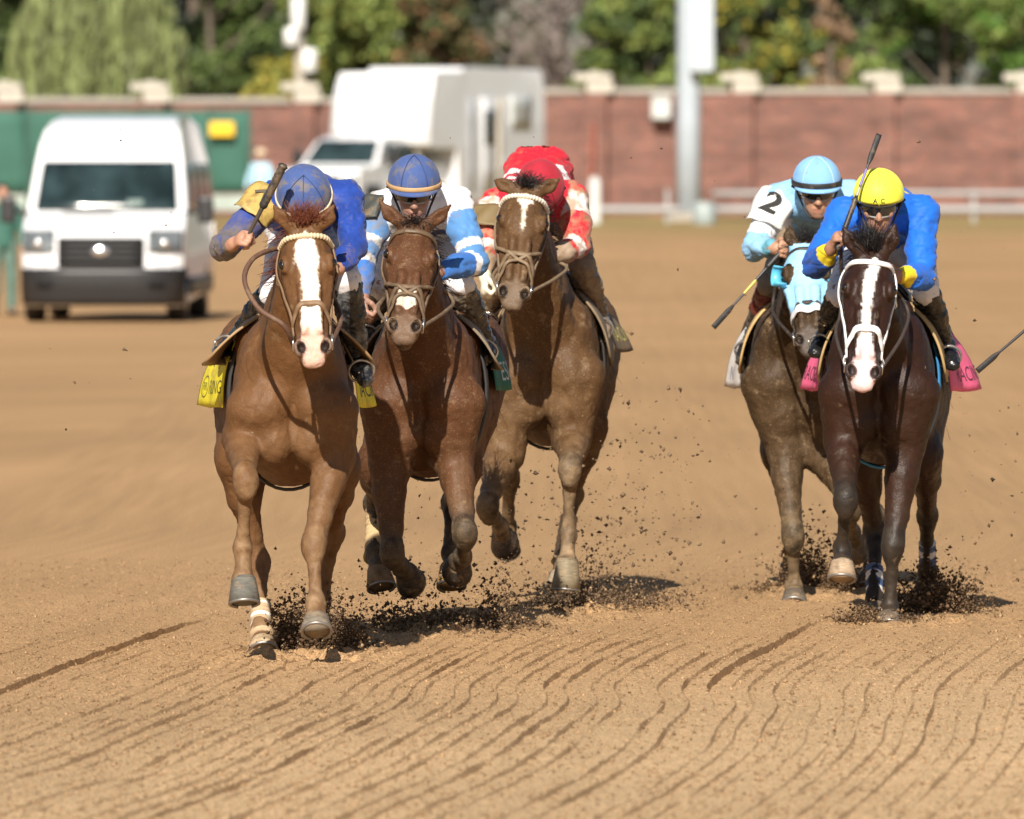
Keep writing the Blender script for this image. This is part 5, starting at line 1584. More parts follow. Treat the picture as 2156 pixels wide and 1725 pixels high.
mesh_obj('drum', V, F, mat('barrel_grey', (.30, .35, .35), .5, var=.15, scale=4), br_)
V, F = torus_vf((px_x(1483, 264), 264, GZ + .5), (0, 0, 1), .24, .02); mesh_obj('rim', V, F, mat('barrel_grey'), br_)

# utility pole with transformers
YU = 309.0; S_ = FPX / YU; x = px_x(635, YU)
up_ = thing('utility_pole', (x, YU, GZ), 'pale utility pole with white transformers behind the brick wall', 'utility pole')
tube('shaft', [(x, YU, GZ - .2), (x - .05, YU, 6), (x - .08, YU, 13)], [.17, .15, .12], mat('pole_wood', (.50, .45, .38), .8, var=.2, scale=5), up_, 12)
for (px_, py_, w, h) in ((651, 128, .44, .66), (614, 78, .42, .50), (628, 30, .40, .9)):
    zc = 2.13 - (py_ - 324) / S_; xx = px_x(px_, YU - .3)
    V, F = tube_vf([(xx, YU - .35, zc + h * q) for q in (-.5, -.45, .4, .46, .5)], [w * .40, w * .5, w * .5, w * .42, w * .15], 14)
    mesh_obj('transformer', V, F, mat('transformer_paint', (.80, .80, .78), .4, var=.05), up_)
    tube('bracket', [(xx, YU - .3, zc), (x, YU, zc)], .03, mat('pole_wood'), up_, 6)
box('crossarm', (x, YU - .1, 9.2), (2.4, .12, .14), mat('pole_wood'), up_)


# ------------------------------------------------------------------ vehicles
class Car:
    def __init__(s, name, front, yaw, prof, wfun, label, cat, paint, crown=.18, frontmax=1.6):
        s.fr = np.asarray(front, float); s.back = np.array([math.sin(yaw), math.cos(yaw), 0]); s.lat = np.array([math.cos(yaw), -math.sin(yaw), 0])
        s.root = thing(name, s.fr + s.back * 2.5, label, cat); s.w = wfun; s.crown, s.fm = crown, frontmax
        P = []
        for i in range(len(prof)):          # resample the outline
            a, b = np.array(prof[i]), np.array(prof[(i + 1) % len(prof)]); n = max(1, int(np.linalg.norm(b - a) / .35))
            P += [lerp(a, b, t / n) for t in range(n)]
        s.P = P; ss = np.array([-1, -.985, -.95, -.86, -.65, -.35, 0, .35, .65, .86, .95, .985, 1])
        V = np.array([s.pt(u, y, z) for y, z in P for u in ss]).reshape(-1, 3); n, k = len(P), len(ss)
        F = [(i * k + j, i * k + j + 1, ((i + 1) % n) * k + j + 1, ((i + 1) % n) * k + j) for i in range(n) for j in range(k - 1)]
        F.append(tuple(i * k for i in range(n))); F.append(tuple(i * k + k - 1 for i in range(n))[::-1])
        s.body = mesh_obj('body', V, F, paint, s.root, smooth=False)
        bevel(s.body, .03, 2)

    def pt(s, u, y, z, out=0.0):
        yy = y + s.crown * abs(u) ** 5 * max(0.0, 1 - y / s.fm) * (1 if y < s.fm else 0)
        return s.fr + s.lat * u * (s.w(z) + (out if abs(u) > .99 else 0)) + s.back * yy + np.array([0, 0, z])

    def front_patch(s, name, u0, u1, line, m, out=.02, parent=None, n=11):
        """patch on the nose: line = [(y, z), ...] bottom to top"""
        P = []
        for i in range(len(line) - 1): P += [lerp(line[i], line[i + 1], t / 3) for t in range(3)]
        P.append(np.array(line[-1]))
        V = []
        for (y, z) in P:
            for j in range(n):
                u = u0 + (u1 - u0) * j / (n - 1); V.append(s.pt(u, y, z) - s.back * out + np.array([0, 0, out * .5]))
        F = [(i * n + j, i * n + j + 1, (i + 1) * n + j + 1, (i + 1) * n + j) for i in range(len(P) - 1) for j in range(n - 1)]
        o = mesh_obj(name, V, F, m, parent or s.root); md = o.modifiers.new('thick', 'SOLIDIFY'); md.thickness = .03; md.offset = 0
        return o

    def side_patch(s, name, sd, y0, y1, z0, z1, m, out=.015, slope=0.0, parent=None):
        V = [s.fr + s.back * (y + slope * (z - z0)) + s.lat * sd * (s.w(z) + out) + np.array([0, 0, z]) for y in np.linspace(y0, y1, 5) for z in np.linspace(z0, z1, 5)]
        F = [(i * 5 + j, (i + 1) * 5 + j, (i + 1) * 5 + j + 1, i * 5 + j + 1) for i in range(4) for j in range(4)]
        o = mesh_obj(name, V, F, m, parent or s.root); md = o.modifiers.new('thick', 'SOLIDIFY'); md.thickness = .02; md.offset = 0
        return o

    def wheel(s, sd, y, r=.36, wd=.24, inset=.16):
        c = s.fr + s.back * y + s.lat * sd * (s.w(.4) - inset + .04) + np.array([0, 0, r])
        P = [c + s.lat * q for q in (-wd / 2, -wd / 2 + .03, 0, wd / 2 - .03, wd / 2)]
        V, F = tube_vf(P, [r * .90, r, r, r, r * .90], 28)
        t = mesh_obj('tyre', V, F, mat('tyre_rubber', (.025, .023, .022), .85, var=.2, dirt=tuple(DUST * .7), damt=.3), s.root)
        V, F = tube_vf([c + s.lat * sd * q for q in (wd * .30, wd * .52, wd * .54)], [r * .62, r * .60, r * .2], 20)
        mesh_obj('rim', V, F, mat('wheel_rim', (.45, .45, .46), .35, metal=.7, var=.1), t)

    def mirror(s, sd, y, z, sz=(.20, .14, .34), off=.24):
        c = s.fr + s.back * y + s.lat * sd * (s.w(z) + off) + np.array([0, 0, z])
        rt = np.stack([s.lat, s.back, [0, 0, 1]], 1)
        o = box('mirror', c, sz, mat('black_plastic', (.02, .02, .022), .45, var=.1), s.root, .04, rot=rt)
        tube('mirror_arm', [c - s.lat * sd * sz[0] * .3, c - s.lat * sd * (off + .03) + np.array([0, 0, -.05])], .03, mat('black_plastic'), o, 8)


white = mat('van_white', (.82, .83, .85), .25, var=.03, coat=.5)
glass = mat('dark_glass', (.022, .038, .042), .08, var=.75, scale=2.4, spec=.35)
blk = mat('black_plastic', (.022, .022, .024), .45, var=.1); lampm = mat('lamp_glass', (.16, .18, .19), .12, metal=.2, var=.5)
wv = lambda z: np.interp(z, [0, .4, 1.3, 1.9, 2.25, 2.45, 2.56, 2.63], [.99, 1.02, 1.03, .965, .91, .86, .80, .70])
Yv = 143.7
vg = np.array([px_x(212, Yv), Yv, 0])
van = Car('passenger_van', vg, R(2.4), [(.06, .20), (.0, .55), (.0, .72), (.07, 1.02), (.20, 1.16), (.50, 1.29), (.88, 1.38), (1.48, 2.04), (1.68, 2.26), (1.95, 2.44), (2.35, 2.55), (2.9, 2.61), (5.6, 2.62), (5.88, 2.50), (5.95, 1.2), (5.95, .42), (5.0, .34), (1.5, .24)], wv,
          'white high roofed passenger van with black bumper parked on the track', 'van', white, crown=.34)
van.front_patch('windshield', -.88, .88, [(.90, 1.41), (1.20, 1.73), (1.46, 2.01)], glass, .02)
van.front_patch('bumper', -1.0, 1.0, [(.06, .20), (.0, .45), (.0, .66)], blk, .05)
gr = van.front_patch('grille', -.53, .53, [(.0, .69), (.03, .88), (.075, 1.05)], mat('grille_dark', (.016, .016, .017), .75, var=.3, scale=20, spec=.2), .04)
for k_ in range(4): van.front_patch('grille_bar', -.46, .46, [(.0 + .015 * k_, .74 + .075 * k_), (.004 + .015 * k_, .76 + .075 * k_)], mat('grille_bar', (.03, .03, .032), .6, var=.1), .06, gr)
V, F = sphere_vf(van.pt(0, .03, .90) - van.back * .07, (.12, .03, .07), 16, 8); mesh_obj('badge', V, F, mat('chrome', (.85, .85, .86), .15, metal=.9, var=.05), van.root)
for s in (-1, 1):
    hl = van.front_patch('headlight', s * .58, s * .975, [(.03, .88), (.09, 1.03), (.17, 1.14)], lampm, .03)
    V, F = sphere_vf(van.pt(s * .78, .06, 1.0) - van.back * .05, (.07, .04, .06), 12, 8); mesh_obj('lens', V, F, mat('chrome'), hl)
    van.front_patch('fog_light', s * .60, s * .78, [(.0, .42), (.0, .50)], mat('grille_dark'), .08)
    van.mirror(s, 1.02, 1.42)
    van.side_patch('side_window', s, 1.35, 2.35, 1.40, 1.98, glass, .012, .35)
    for y0 in (2.75, 3.85, 4.85): van.side_patch('side_window', s, y0, y0 + .95, 1.40, 2.0, glass, .012)
    van.side_patch('sill', s, .9, 5.6, .34, .56, blk, .012)
    for y in (.95, 4.7): van.wheel(s, y)
van.front_patch('wiper', -.55, .1, [(.86, 1.39), (.88, 1.41)], blk, .05)
van.front_patch('dash_placard', .26, .46, [(.97, 1.45), (1.04, 1.52)], mat('placard', (.20, .26, .24), .8, var=.1, spec=.1), .045)

# pickup towing a gooseneck horse trailer
TH = R(22); Yt = 262.0
C0 = np.array([px_x(664, Yt), Yt, GZ])
wt = lambda z: np.interp(z, [0, .5, 1.2, 1.9, 2.05], [.96, 1.0, 1.02, .84, .76])
tr = Car('pickup_truck', C0, TH, [(.02, .42), (.0, .70), (.03, 1.15), (.15, 1.26), (1.35, 1.36), (2.05, 1.94), (2.5, 2.04), (3.6, 2.04), (4.0, 1.92), (4.2, 1.42), (6.1, 1.40), (6.15, .6), (5.5, .5), (1.6, .42)], wt,
         'white pickup truck hitched to the horse trailer', 'truck', white)
tr.front_patch('windshield', -.88, .88, [(1.40, 1.40), (1.72, 1.67), (2.02, 1.92)], glass, .02)
tr.front_patch('grille', -.62, .62, [(.0, .72), (.03, 1.10)], mat('grille_dark'), .04)
tr.front_patch('bumper', -1.0, 1.0, [(.03, .42), (.0, .64)], mat('chrome'), .07)
for s in (-1, 1):
    tr.front_patch('headlight', s * .68, s * .96, [(.02, .86), (.05, 1.12)], lampm, .03)
    tr.mirror(s, 1.75, 1.55, (.24, .12, .36), .26)
    tr.side_patch('side_window', s, 2.0, 2.85, 1.44, 1.88, glass, .012, .3); tr.side_patch('side_window', s, 2.95, 3.75, 1.44, 1.88, glass, .012)
    tr.side_patch('wheel_arch', s, .55, 1.5, .42, .92, blk, .012); tr.side_patch('wheel_arch', s, 4.4, 5.4, .42, .92, blk, .012)
    for y in (1.0, 4.9): tr.wheel(s, y, .41, .28)
C1 = C0 + tr.back * 3.35 + np.array([0, 0, 0])
wl = lambda z: np.interp(z, [0, .6, 3.3, 3.62], [1.24, 1.25, 1.25, 1.18])
tl = Car('horse_trailer', C1, TH, [(.10, 1.85), (.0, 2.15), (.25, 2.85), (.75, 3.52), (2.6, 3.56), (2.75, 3.66), (7.6, 3.64), (7.7, 3.5), (7.7, .55), (2.3, .52), (2.2, 1.75), (.4, 1.75)], wl,
         'tall white gooseneck horse trailer with a side door behind the pickup', 'trailer', white, crown=.5, frontmax=1.2)
gy = mat('trailer_trim', (.42, .44, .47), .4, var=.1)
tl.front_patch('nose_vent', -.55, .05, [(.02, 2.00), (.06, 2.10)], gy, .03)
for s in (-1, 1):
    d = tl.side_patch('door', s, 3.7, 4.55, .75, 2.95, mat('trailer_door', (.70, .71, .73), .4, var=.05), .02)
    tl.side_patch('door_window', s, 3.85, 4.4, 1.85, 2.65, glass, .035, parent=d)
    tl.side_patch('pillar', s, 2.95, 3.2, .75, 2.95, gy, .02); tl.side_patch('pillar', s, 4.75, 4.95, .75, 2.95, mat('trailer_cream', (.75, .68, .56), .5, var=.05), .02)
    w_ = tl.side_patch('window', s, 5.6, 6.7, 2.3, 2.9, mat('trailer_window', (.42, .44, .42), .2, var=.1), .02)
    tl.side_patch('window_frame', s, 5.5, 6.8, 2.2, 3.0, mat('white_paint'), .010, parent=w_)
    tl.side_patch('stripe', s, 4.8, 7.5, 1.25, 1.50, gy, .012)
    tl.side_patch('fender', s, 4.7, 6.6, .50, .95, gy, .03)
    for y in (5.2, 6.1): tl.wheel(s, y, .38, .24, .05)
for s in (-.55, .1):
    tl.front_patch('marker_decal', s + .02, s + .14, [(.12, 2.45), (.22, 2.78)], mat('decal_grey', (.30, .30, .31), .5, var=.2), .015)


# ------------------------------------------------------------------ bystanders
def bystander(x, y, z, h, face, shirt, trous, hat, label, armout=.0):
    f = unit([face[0], face[1], 0]); lt = np.array([-f[1], f[0], 0]); Z = np.array([0, 0, 1.0]); o = np.array([x, y, z]); k = h / 1.75
    B = lambda a, b, c: o + (lt * a + f * b + Z * c) * k
    root = thing('person', o, label, 'person')
    Fd = Field(o - [.7, .7, .05], o + [.7, .7, h + .15], .016)
    body = lambda F, g, arms, legs, torso: None
    Fd.ell(B(0, .01, 1.62), np.array((.075, .095, .115)) * k, 0); Fd.cap(B(0, .09, 1.61), B(0, .115, 1.585), .012, .014, .012)
    Fd.cap(B(0, 0, 1.54), B(0, -.01, 1.42), .052, .06, .02); Fd.cap(B(0, 0, 1.30), B(0, 0, .98), .12, .115, .03, side=lt, flat=1.2)
    arms = {}
    for s in (-1, 1):
        sh, el, wr = B(s * .19, 0, 1.40), B(s * (.25 + armout), .03, 1.13), B(s * (.24 + armout), .14, .92); arms[s] = (sh, el, wr)
        Fd.chain([sh, el, wr], [.05, .04, .028], .02); Fd.chain([wr, B(s * (.24 + armout), .17, .84)], [.03, .034], .01, side=lt, flat=.6)
        for q in range(4): Fd.cap(B(s * (.24 + armout), .15 + .018 * q, .85), B(s * (.235 + armout), .16 + .018 * q, .775 + .01 * abs(q - 1.5)), .011, .009, .004)
        Fd.cap(B(s * (.225 + armout), .17, .88), B(s * (.21 + armout), .20, .83), .012, .010, .005)
        hp_, kn, an = B(s * .095, 0, .92), B(s * .11, .02, .50), B(s * .12, -.01, .09)
        Fd.chain([hp_, kn, an], [.08, .055, .038], .02); Fd.cap(an, B(s * .13, .13, .04), .038, .035, .02)
    V, Q = Fd.mesh(1); mesh_obj('body', V, Q, mat('skin_plain', tuple(SKIN), .5, var=.08), root)
    Fd = Field(o - [.7, .7, .05], o + [.7, .7, h + .15], .018)
    Fd.cap(B(0, 0, 1.34), B(0, 0, .98), .145, .145, .03, side=lt, flat=1.18); Fd.cap(B(-.17, 0, 1.40), B(.17, 0, 1.40), .075, .075, .04)
    for s in (-1, 1): Fd.chain([arms[s][0], arms[s][1], lerp(arms[s][1], arms[s][2], .85)], [.07, .058, .046], .03)
    V, Q = Fd.mesh(1); V = V + vnormals(V, Q) * (.006 * fnoise(V, .1, 3, 2))[:, None]; mesh_obj('shirt', V, Q, mat('cloth_%s' % label[:14], shirt, .8, var=.1), root)
    Fd = Field(o - [.7, .7, .05], o + [.7, .7, h + .15], .018)
    Fd.cap(B(-.08, 0, .96), B(.08, 0, .96), .12, .12, .03)
    for s in (-1, 1): Fd.chain([B(s * .095, 0, .90), B(s * .11, .02, .50), B(s * .12, -.01, .10)], [.098, .075, .062], .03)
    V, Q = Fd.mesh(1); V = V + vnormals(V, Q) * (.006 * fnoise(V, .1, 5, 2))[:, None]; mesh_obj('trousers', V, Q, mat('trous_%s' % label[:14], trous, .8, var=.1), root)
    for s in (-1, 1):
        Fd = Field(B(s * .12, .05, 0) - .25, B(s * .12, .05, 0) + .25, .012); Fd.cap(B(s * .12, -.03, .045), B(s * .13, .14, .035), .048, .042, .01); V, Q = Fd.mesh(1); mesh_obj('shoe', V, Q, mat('shoe_dark', (.03, .025, .02), .5), root)
    if hat is not None:
        c = B(0, .0, 1.69); V, F = tube_vf([c + Z * q for q in (-.005, .0, .01, .02, .07, .10, .112)], np.array([.17, .175, .17, .105, .10, .085, .03]) * k, 20)
        mesh_obj('hat', V, F, mat('hat_%s' % label[:14], hat, .8, var=.1), root)
    else:
        V, F = sphere_vf(B(0, -.015, 1.655), np.array((.085, .10, .10)) * k, 16, 10); mesh_obj('hair', V, F, mat('hair_dark', (.02, .015, .012), .6), root)


bystander(px_x(549, 256), 256, GZ - .03, 1.72, (-.5, -1), (.42, .66, .80), (.10, .11, .14), (.66, .55, .38), 'person in a light blue shirt and straw hat beside the pickup', .04)
bystander(px_x(6, 150), 150, 0, 1.74, (.2, -1), (.04, .13, .10), (.10, .17, .14), None, 'person in dark green clothes standing next to the passenger van')


# ------------------------------------------------------------------ trees
def leaf_cloud(cent, radii, n, size, seed, up=.0):
    r = np.random.default_rng(seed); cent = np.asarray(cent); radii = np.asarray(radii)
    k = r.choice(len(cent), n, p=radii.prod(1) ** .7 / (radii.prod(1) ** .7).sum())
    d = r.normal(size=(n, 3)); d /= np.linalg.norm(d, axis=1, keepdims=True)
    p = cent[k] + d * radii[k] * (r.uniform(.35, 1.05, size=(n, 1)) ** .6)
    a = r.normal(size=(n, 3)); a /= np.linalg.norm(a, axis=1, keepdims=True); b = np.cross(a, r.normal(size=(n, 3))); b /= np.linalg.norm(b, axis=1, keepdims=True)
    s = size * r.uniform(.6, 1.35, size=(n, 1))
    V = np.stack([p - a * s, p + b * s * .5, p + a * s, p - b * s * .5], 1).reshape(-1, 3)
    return V, np.arange(4 * n).reshape(-1, 4), p


def tree(px, Y, h, w, cols, label, seed, n=5200, size=.17, base=.25, trunk=(.13, .10, .075), cat='tree', bare=False, group='trees beyond the brick wall', depth=None):
    x = px_x(px, Y); r = np.random.default_rng(seed); o = np.array([x, Y, GZ]); dp = depth or w
    root = thing('tree', o, label, cat, group)
    tm = mat('bark_%d' % int(trunk[0] * 1000), trunk, .9, var=.25, scale=6, bump=.4, bscale=15)
    parts = [tube_vf(smooth_path([o - [0, 0, .2], o + [.05 * w * r.normal(), 0, h * .35], o + [.06 * w * r.normal(), 0, h * .85]], 9), np.linspace(.045 * h * .5, .02, 9), 9)]
    tips = []
    for i in range(16 if not bare else 34):
        t = r.uniform(.12, .8); st = o + np.array([0, 0, h * t]); a = r.uniform(0, 6.28); l = w * .5 * r.uniform(.5, 1.0) * (1.15 - t * .6)
        en = st + np.array([math.cos(a) * l, math.sin(a) * l * dp / w, l * r.uniform(.4, 1.1)]); md = lerp(st, en, .5) + np.array([0, 0, -.06 * l]) + r.normal(size=3) * .1
        P = smooth_path([st, md, en], 7); parts.append(tube_vf(P, np.linspace(.055, .012, 7) * (h / 9) * (1 if not bare else 1.3), 5)); tips.append(P)
        if bare:
            for q in range(9):
                s0 = P[r.integers(2, 7)]; e0 = s0 + r.normal(size=3) * [.5, .5, .35] + [0, 0, .6]; parts.append(tube_vf([s0, lerp(s0, e0, .5) + r.normal(size=3) * .08, e0], [.024, .016, .007], 4))
    V, F = merge(parts); mesh_obj('trunk', V, F, tm, root)
    cc = []; rr = []
    for P in tips: cc.append(P[-1]); rr.append(np.array([.17, .17 * dp / w, .15]) * w * r.uniform(.7, 1.25))
    for i in range(14):
        a = r.uniform(0, 6.28); q = r.uniform(.0, .42) ** .7; z = r.uniform(base, .93); k_ = math.sin(math.pi * (.12 + .80 * z)) ** .6
        cc.append(o + np.array([math.cos(a) * q * w * k_, math.sin(a) * q * dp * k_, z * h])); rr.append(np.array([.20, .20 * dp / w, .17]) * w * r.uniform(.6, 1.15))
    V, F, p = leaf_cloud(cc, rr, int(n * 1.7), size * .74, seed)
    keep = V[:, 2].reshape(-1, 4).min(1) > GZ + base * h * .5
    V = V.reshape(-1, 4, 3)[keep].reshape(-1, 3); p = p[keep]; F = np.arange(len(V)).reshape(-1, 4)
    cols = np.array(cols); ni = fnoise(p, w * .28, seed + 2, 2)
    ci = np.clip(((ni + 1) / 2 * len(cols)).astype(int), 0, len(cols) - 1)
    c = cols[ci] * (1 + .3 * r.normal(size=(len(p), 1))).clip(.4, 1.8)
    m = mat('leaves', vcol=True, rough=.6, var=.05, spec=.25)
    mesh_obj('crown', V, F, m, root, smooth=False, cols=np.repeat(np.clip(c, .003, .6), 4, 0))
    return root


DG = [(.045, .070, .024), (.070, .105, .034), (.095, .135, .042)]
MG = [(.115, .160, .045), (.165, .210, .055), (.205, .245, .065)]
YG_ = [(.150, .165, .038), (.23, .22, .045), (.36, .30, .05)]
OR_ = [(.07, .09, .035), (.13, .10, .045), (.26, .145, .075)]
tree(455, 318, 10.5, 4.6, DG + MG[:1], 'dark green tree growing beside the weeping willow', 61)
tree(560, 326, 11, 4.2, DG[1:] + MG[:1], 'deep green tree directly behind the utility pole', 62)
tree(690, 316, 6.5, 3.4, MG + YG_[:1], 'olive green tree rising right of the utility pole', 63)
tree(800, 320, 10, 3.8, YG_[:2] + MG, 'yellowish green tree behind the horse trailer', 64)
tree(590, 311, 4.4, 2.6, YG_, 'low yellow green bush showing over the wall by the utility pole', 65, n=2200, base=.3, cat='bush')
tree(915, 317, 7.8, 2.9, OR_ + DG[:1], 'tree with orange autumn tips above the trailer roof', 66, n=3800)
tree(1180, 316, 9.0, 4.4, [(.17, .135, .12), (.12, .095, .085), (.09, .10, .045)], 'nearly bare greyish tree with many twigs', 67, n=900, size=.11, trunk=(.30, .245, .225), bare=True)
tree(1345, 314, 7.2, 3.2, DG[1:] + MG, 'mid green tree left of the light pole', 68)
tree(1400, 322, 11, 4.0, DG[1:] + MG[:2], 'tall green tree directly behind the light pole', 69)
tree(1575, 315, 7.6, 2.9, MG + YG_[1:] + DG[:1], 'green tree with yellow patches right of the light pole', 70, n=4200)
tree(1660, 321, 9.5, 3.0, DG + YG_[2:], 'dark tree with golden leaves beside the brown conifer', 71, n=3600)
tree(1752, 313, 9.0, 1.5, [(.28, .185, .115), (.34, .23, .14), (.22, .145, .09)], 'narrow dead brown conifer among the green trees', 72, n=3000, size=.13, base=.12)
tree(1850, 324, 10, 3.2, DG, 'very dark tree right of the brown conifer', 73, n=3600)
tree(1985, 314, 9.4, 4.2, MG[:2] + [(.10, .19, .035)], 'broad bright green tree at the right end of the wall', 74, n=6500)
tree(2170, 318, 10, 4.2, MG[:2] + DG[1:], 'full green tree past the broad bright tree', 75)
tree(1530, 311, 4.3, 2.4, YG_[:2] + MG, 'low light green bush over the wall right of the light pole', 76, n=2000, base=.3, cat='bush')
for i, px_ in enumerate(range(-180, 2500, 190)):
    tree(px_ + 40 * math.sin(i * 2.1), 338 + 3 * math.cos(i * 1.7), 15.5 + 1.5 * math.sin(i), 5.4, [(.022, .032, .017), (.036, .050, .024), (.03, .036, .028)], 'tall dark tree in the shadowy row behind the other trees', 90 + i, n=3600, size=.26, base=.02, group='dark row of trees at the back', depth=4.0)
tree(-20, 320, 9.5, 4.0, DG + MG[:1], 'dark green tree left of the weeping willow', 88)


def willow(px, Y, h, w, label, seed):
    x = px_x(px, Y); o = np.array([x, Y, GZ]); r = np.random.default_rng(seed); root = thing('willow_tree', o, label, 'tree', 'trees beyond the brick wall')
    tm = mat('bark_130', (.13, .10, .075), .9, var=.25, scale=6, bump=.4, bscale=15)
    parts = [tube_vf([o - [0, 0, .2], o + [.1, 0, 2], o + [0, 0, h * .6]], [.38, .28, .14], 10)]
    V = []; C = []
    for i in range(430):
        a = r.uniform(0, 6.28); q = r.uniform(0, 1) ** .38; rad = w * .5 * q
        zt = GZ + h * (1 - .34 * q ** 3.2) + r.normal() * .18; tp = o + np.array([math.cos(a) * rad, math.sin(a) * rad, zt - GZ]); 
        if i % 9 == 0: parts.append(tube_vf(smooth_path([o + [0, 0, h * .5], lerp(o + [0, 0, h * .7], tp, .5) + [0, 0, .5], tp], 8), np.linspace(.09, .02, 8), 5))
        ln = min(zt - GZ - .6, r.uniform(3.0, 6.5)); col = np.array([.185, .215, .085]) * (1 + .38 * math.sin(a * 23 + 2 * math.sin(a * 7))) * r.uniform(.85, 1.15)
        outw = np.array([math.cos(a), math.sin(a), 0]) * .5
        sway = r.normal() * .15
        for j in range(int(ln * 15)):
            t = j / (ln * 15); p = tp + outw * (1 - (1 - t) ** 2) * .25 + np.array([sway * t, 0, -ln * t]) + r.normal(size=3) * [.05, .05, .04]
            d = unit(np.array([r.normal() * .18, r.normal() * .18, -1])); b = unit(np.cross(d, r.normal(size=3))); s = r.uniform(.16, .30)
            V += [p - d * s, p + b * s * .2, p + d * s, p - b * s * .2]; C += [col * r.uniform(.8, 1.2)] * 4
    v_, f_ = merge(parts); mesh_obj('trunk', v_, f_, tm, root)
    V = np.array(V); mesh_obj('crown', V, np.arange(len(V)).reshape(-1, 4), mat('leaves'), root, smooth=False, cols=np.clip(np.array(C), .003, .6))


willow(205, 313, 6.7, 4.8, 'rounded weeping willow hanging over the brick wall', 77)

# ------------------------------------------------------------------ flying dirt and loose crumbs
OCT = np.array([(1, 0, 0), (-1, 0, 0), (0, 1, 0), (0, -1, 0), (0, 0, 1), (0, 0, -1)], float)
OCF = np.array([(0, 2, 4), (2, 1, 4), (1, 3, 4), (3, 0, 4), (2, 0, 5), (1, 2, 5), (3, 1, 5), (0, 3, 5)])


def clods(p, size, seed, cols):
    r = np.random.default_rng(seed); n = len(p)
    V = p[:, None] + OCT[None] * size[:, None, None] * r.uniform(.45, 1.35, size=(n, 6, 1)) + r.normal(size=(n, 6, 3)) * size[:, None, None] * .22
    F = (np.arange(n)[:, None, None] * 6 + OCF[None]).reshape(-1, 3)
    return V.reshape(-1, 3), F, np.repeat(cols, 6, 0)


dm = mat('moist_dirt', vcol=True, rough=.95, var=.2, scale=40, spec=.1)


def spray(px, py, Y, blobs, label, seed, dark=(.105, .067, .040), sizes=(.0014, .0110)):
    """blobs: (dx px, dy px, sx m, sy m, sz m, count) around a hoof"""
    r = np.random.default_rng(seed); P = []
    for (dx, dy, sx, sy, sz, n) in blobs:
        n = int(n * 2.4)
        c = at(px + dx, py + dy, Y); q = r.normal(size=(n, 3)); q[:, 2] = np.abs(q[:, 2]) if dy > -1 else q[:, 2]
        # strings of clods
        g = fnoise(q * .5, .5, seed, 2); q = q * (1 + .35 * g)[:, None]
        P.append(c + q * [sx, sy, sz])
    P = np.concatenate(P); P = P[P[:, 2] > .004]
    sz = sizes[0] + (sizes[1] - sizes[0]) * r.uniform(size=len(P)) ** 4.2
    col = np.array(dark)[None] * r.uniform(.6, 1.6, size=(len(P), 1)) * np.array([1, .98, .95])
    lt = r.uniform(size=len(P)) < .10; col[lt] = DUST * .8
    V, F, C = clods(P, sz, seed, col)
    o = mesh_obj('dirt_spray', V, F, dm, None, smooth=False, cols=np.clip(C, 0, 1), loc=(P[:, 0].mean(), P[:, 1].mean(), 0))
    tag(o, label, 'dirt', kind='stuff')


spray(640, 1372, 48.9, [(0, 0, .075, .16, .085, 2800), (55, 5, .075, .16, .075, 2600), (-38, -25, .045, .12, .08, 900), (15, -35, .10, .15, .075, 900), (95, 8, .05, .16, .035, 600), (60, 15, .16, .25, .012, 400)], 'dark clods of dirt thrown up by the chestnut horse', 1)
spray(900, 1325, 50.8, [(-60, -5, .11, .25, .055, 1300), (40, 0, .14, .3, .045, 1300), (150, -25, .06, .2, .13, 700), (150, 0, .10, .25, .05, 800), (0, -60, .22, .3, .14, 300), (200, 8, .15, .4, .012, 300)], 'scattered dirt kicked up under the bay horse', 2, dark=(.115, .076, .047))
spray(1270, 1275, 53.6, [(-60, 0, .12, .3, .04, 900), (10, 0, .14, .3, .05, 1000), (-20, -40, .10, .2, .10, 500), (80, -10, .12, .3, .03, 600), (0, -160, .32, .5, .30, 420)], 'thin spray of dirt beside the star faced horse', 3, dark=(.12, .082, .052))
spray(1965, 1308, 52.9, [(0, 0, .080, .18, .095, 3000), (40, 0, .070, .18, .065, 2200), (-40, -15, .05, .12, .06, 900), (-10, -45, .06, .15, .07, 900), (20, -25, .13, .2, .09, 700)], 'dense dark dirt burst behind the dark bay horse', 4)
spray(1745, 1240, 55.4, [(-25, 0, .10, .25, .085, 1800), (20, 0, .08, .2, .05, 900), (-40, -60, .07, .2, .10, 600), (-100, 8, .10, .2, .02, 700)], 'brown dirt thrown up under the dark brown horse', 5, dark=(.12, .076, .043))
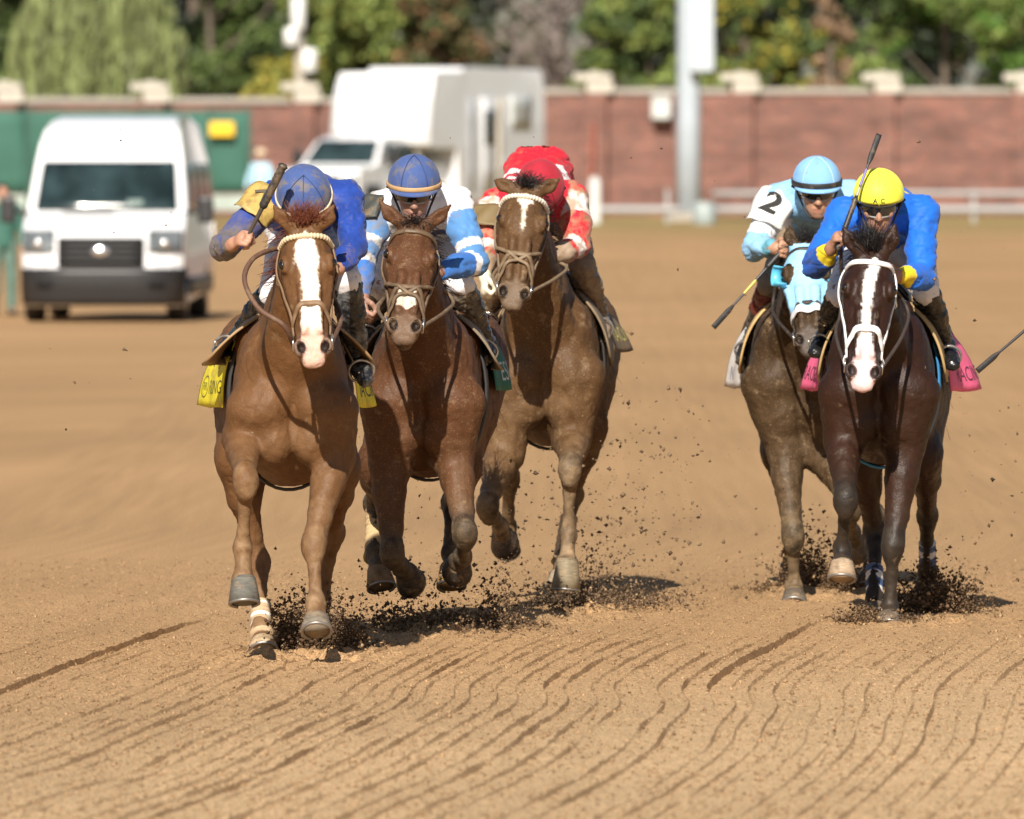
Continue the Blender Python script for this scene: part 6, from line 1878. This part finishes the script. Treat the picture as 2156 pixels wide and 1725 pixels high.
spray(1850, 1300, 51.6, [(-20, 5, .07, .10, .03, 600), (15, 8, .10, .12, .018, 600)], 'loose dirt heaped round the planted hoof of the dark bay horse', 6, dark=(.13, .085, .05))
spray(556, 1385, 48.45, [(0, 4, .07, .08, .018, 500)], 'loose sand heaped at the bandaged hind hoof of the chestnut horse', 8, dark=(.26, .175, .10))
r = np.random.default_rng(77)
# specks hanging in the air round the field
P = np.concatenate([np.array([at(r.uniform(1240, 1480), r.uniform(800, 1200), r.uniform(52, 56)) for _ in range(110)]), np.array([at(r.uniform(2020, 2156), r.uniform(830, 1180), r.uniform(51, 55)) for _ in range(45)]),
                    np.array([at(r.uniform(760, 1480), r.uniform(950, 1240), r.uniform(50.5, 55)) for _ in range(420)]), np.array([at(r.uniform(0, 2156), r.uniform(250, 1000), r.uniform(46, 56)) for _ in range(90)])])
V, F, C = clods(P, .0025 + .011 * r.uniform(size=len(P)) ** 4, 3, np.array([.10, .07, .045])[None] * r.uniform(.5, 2.2, size=(len(P), 1)))
tag(mesh_obj('airborne_crumbs', V, F, dm, None, smooth=False, cols=np.clip(C, 0, 1)), 'tiny crumbs of dirt flying through the air around the horses', 'dirt', kind='stuff')
# crumbs lying on the raked track
n = 34000
yy = 36 + 24 * r.uniform(size=n) ** 1.25; xx = r.uniform(-1, 1, n) * (.055 * yy + .1)
sz = .0022 + .0065 * r.uniform(size=n) ** 3
col = np.where(r.uniform(size=(n, 1)) < .5, np.array([[.36, .235, .13]]), np.array([[.28, .18, .10]])) * r.uniform(.7, 1.25, size=(n, 1))
iy = np.clip(np.searchsorted(GYS, yy), 0, len(GYS) - 1)
iq = np.array([np.searchsorted(GX[:, j], x_) for j, x_ in zip(iy, xx)]); iq = np.clip(iq, 0, len(GXS) - 1)
V, F, C = clods(np.stack([xx, yy, GZG[iq, iy] + sz * .4], 1), sz, 9, col)
tag(mesh_obj('ground_crumbs', V, F, dm, None, smooth=False, cols=np.clip(C, 0, 1)), 'loose crumbs of dirt lying on the raked track', 'dirt', kind='stuff')
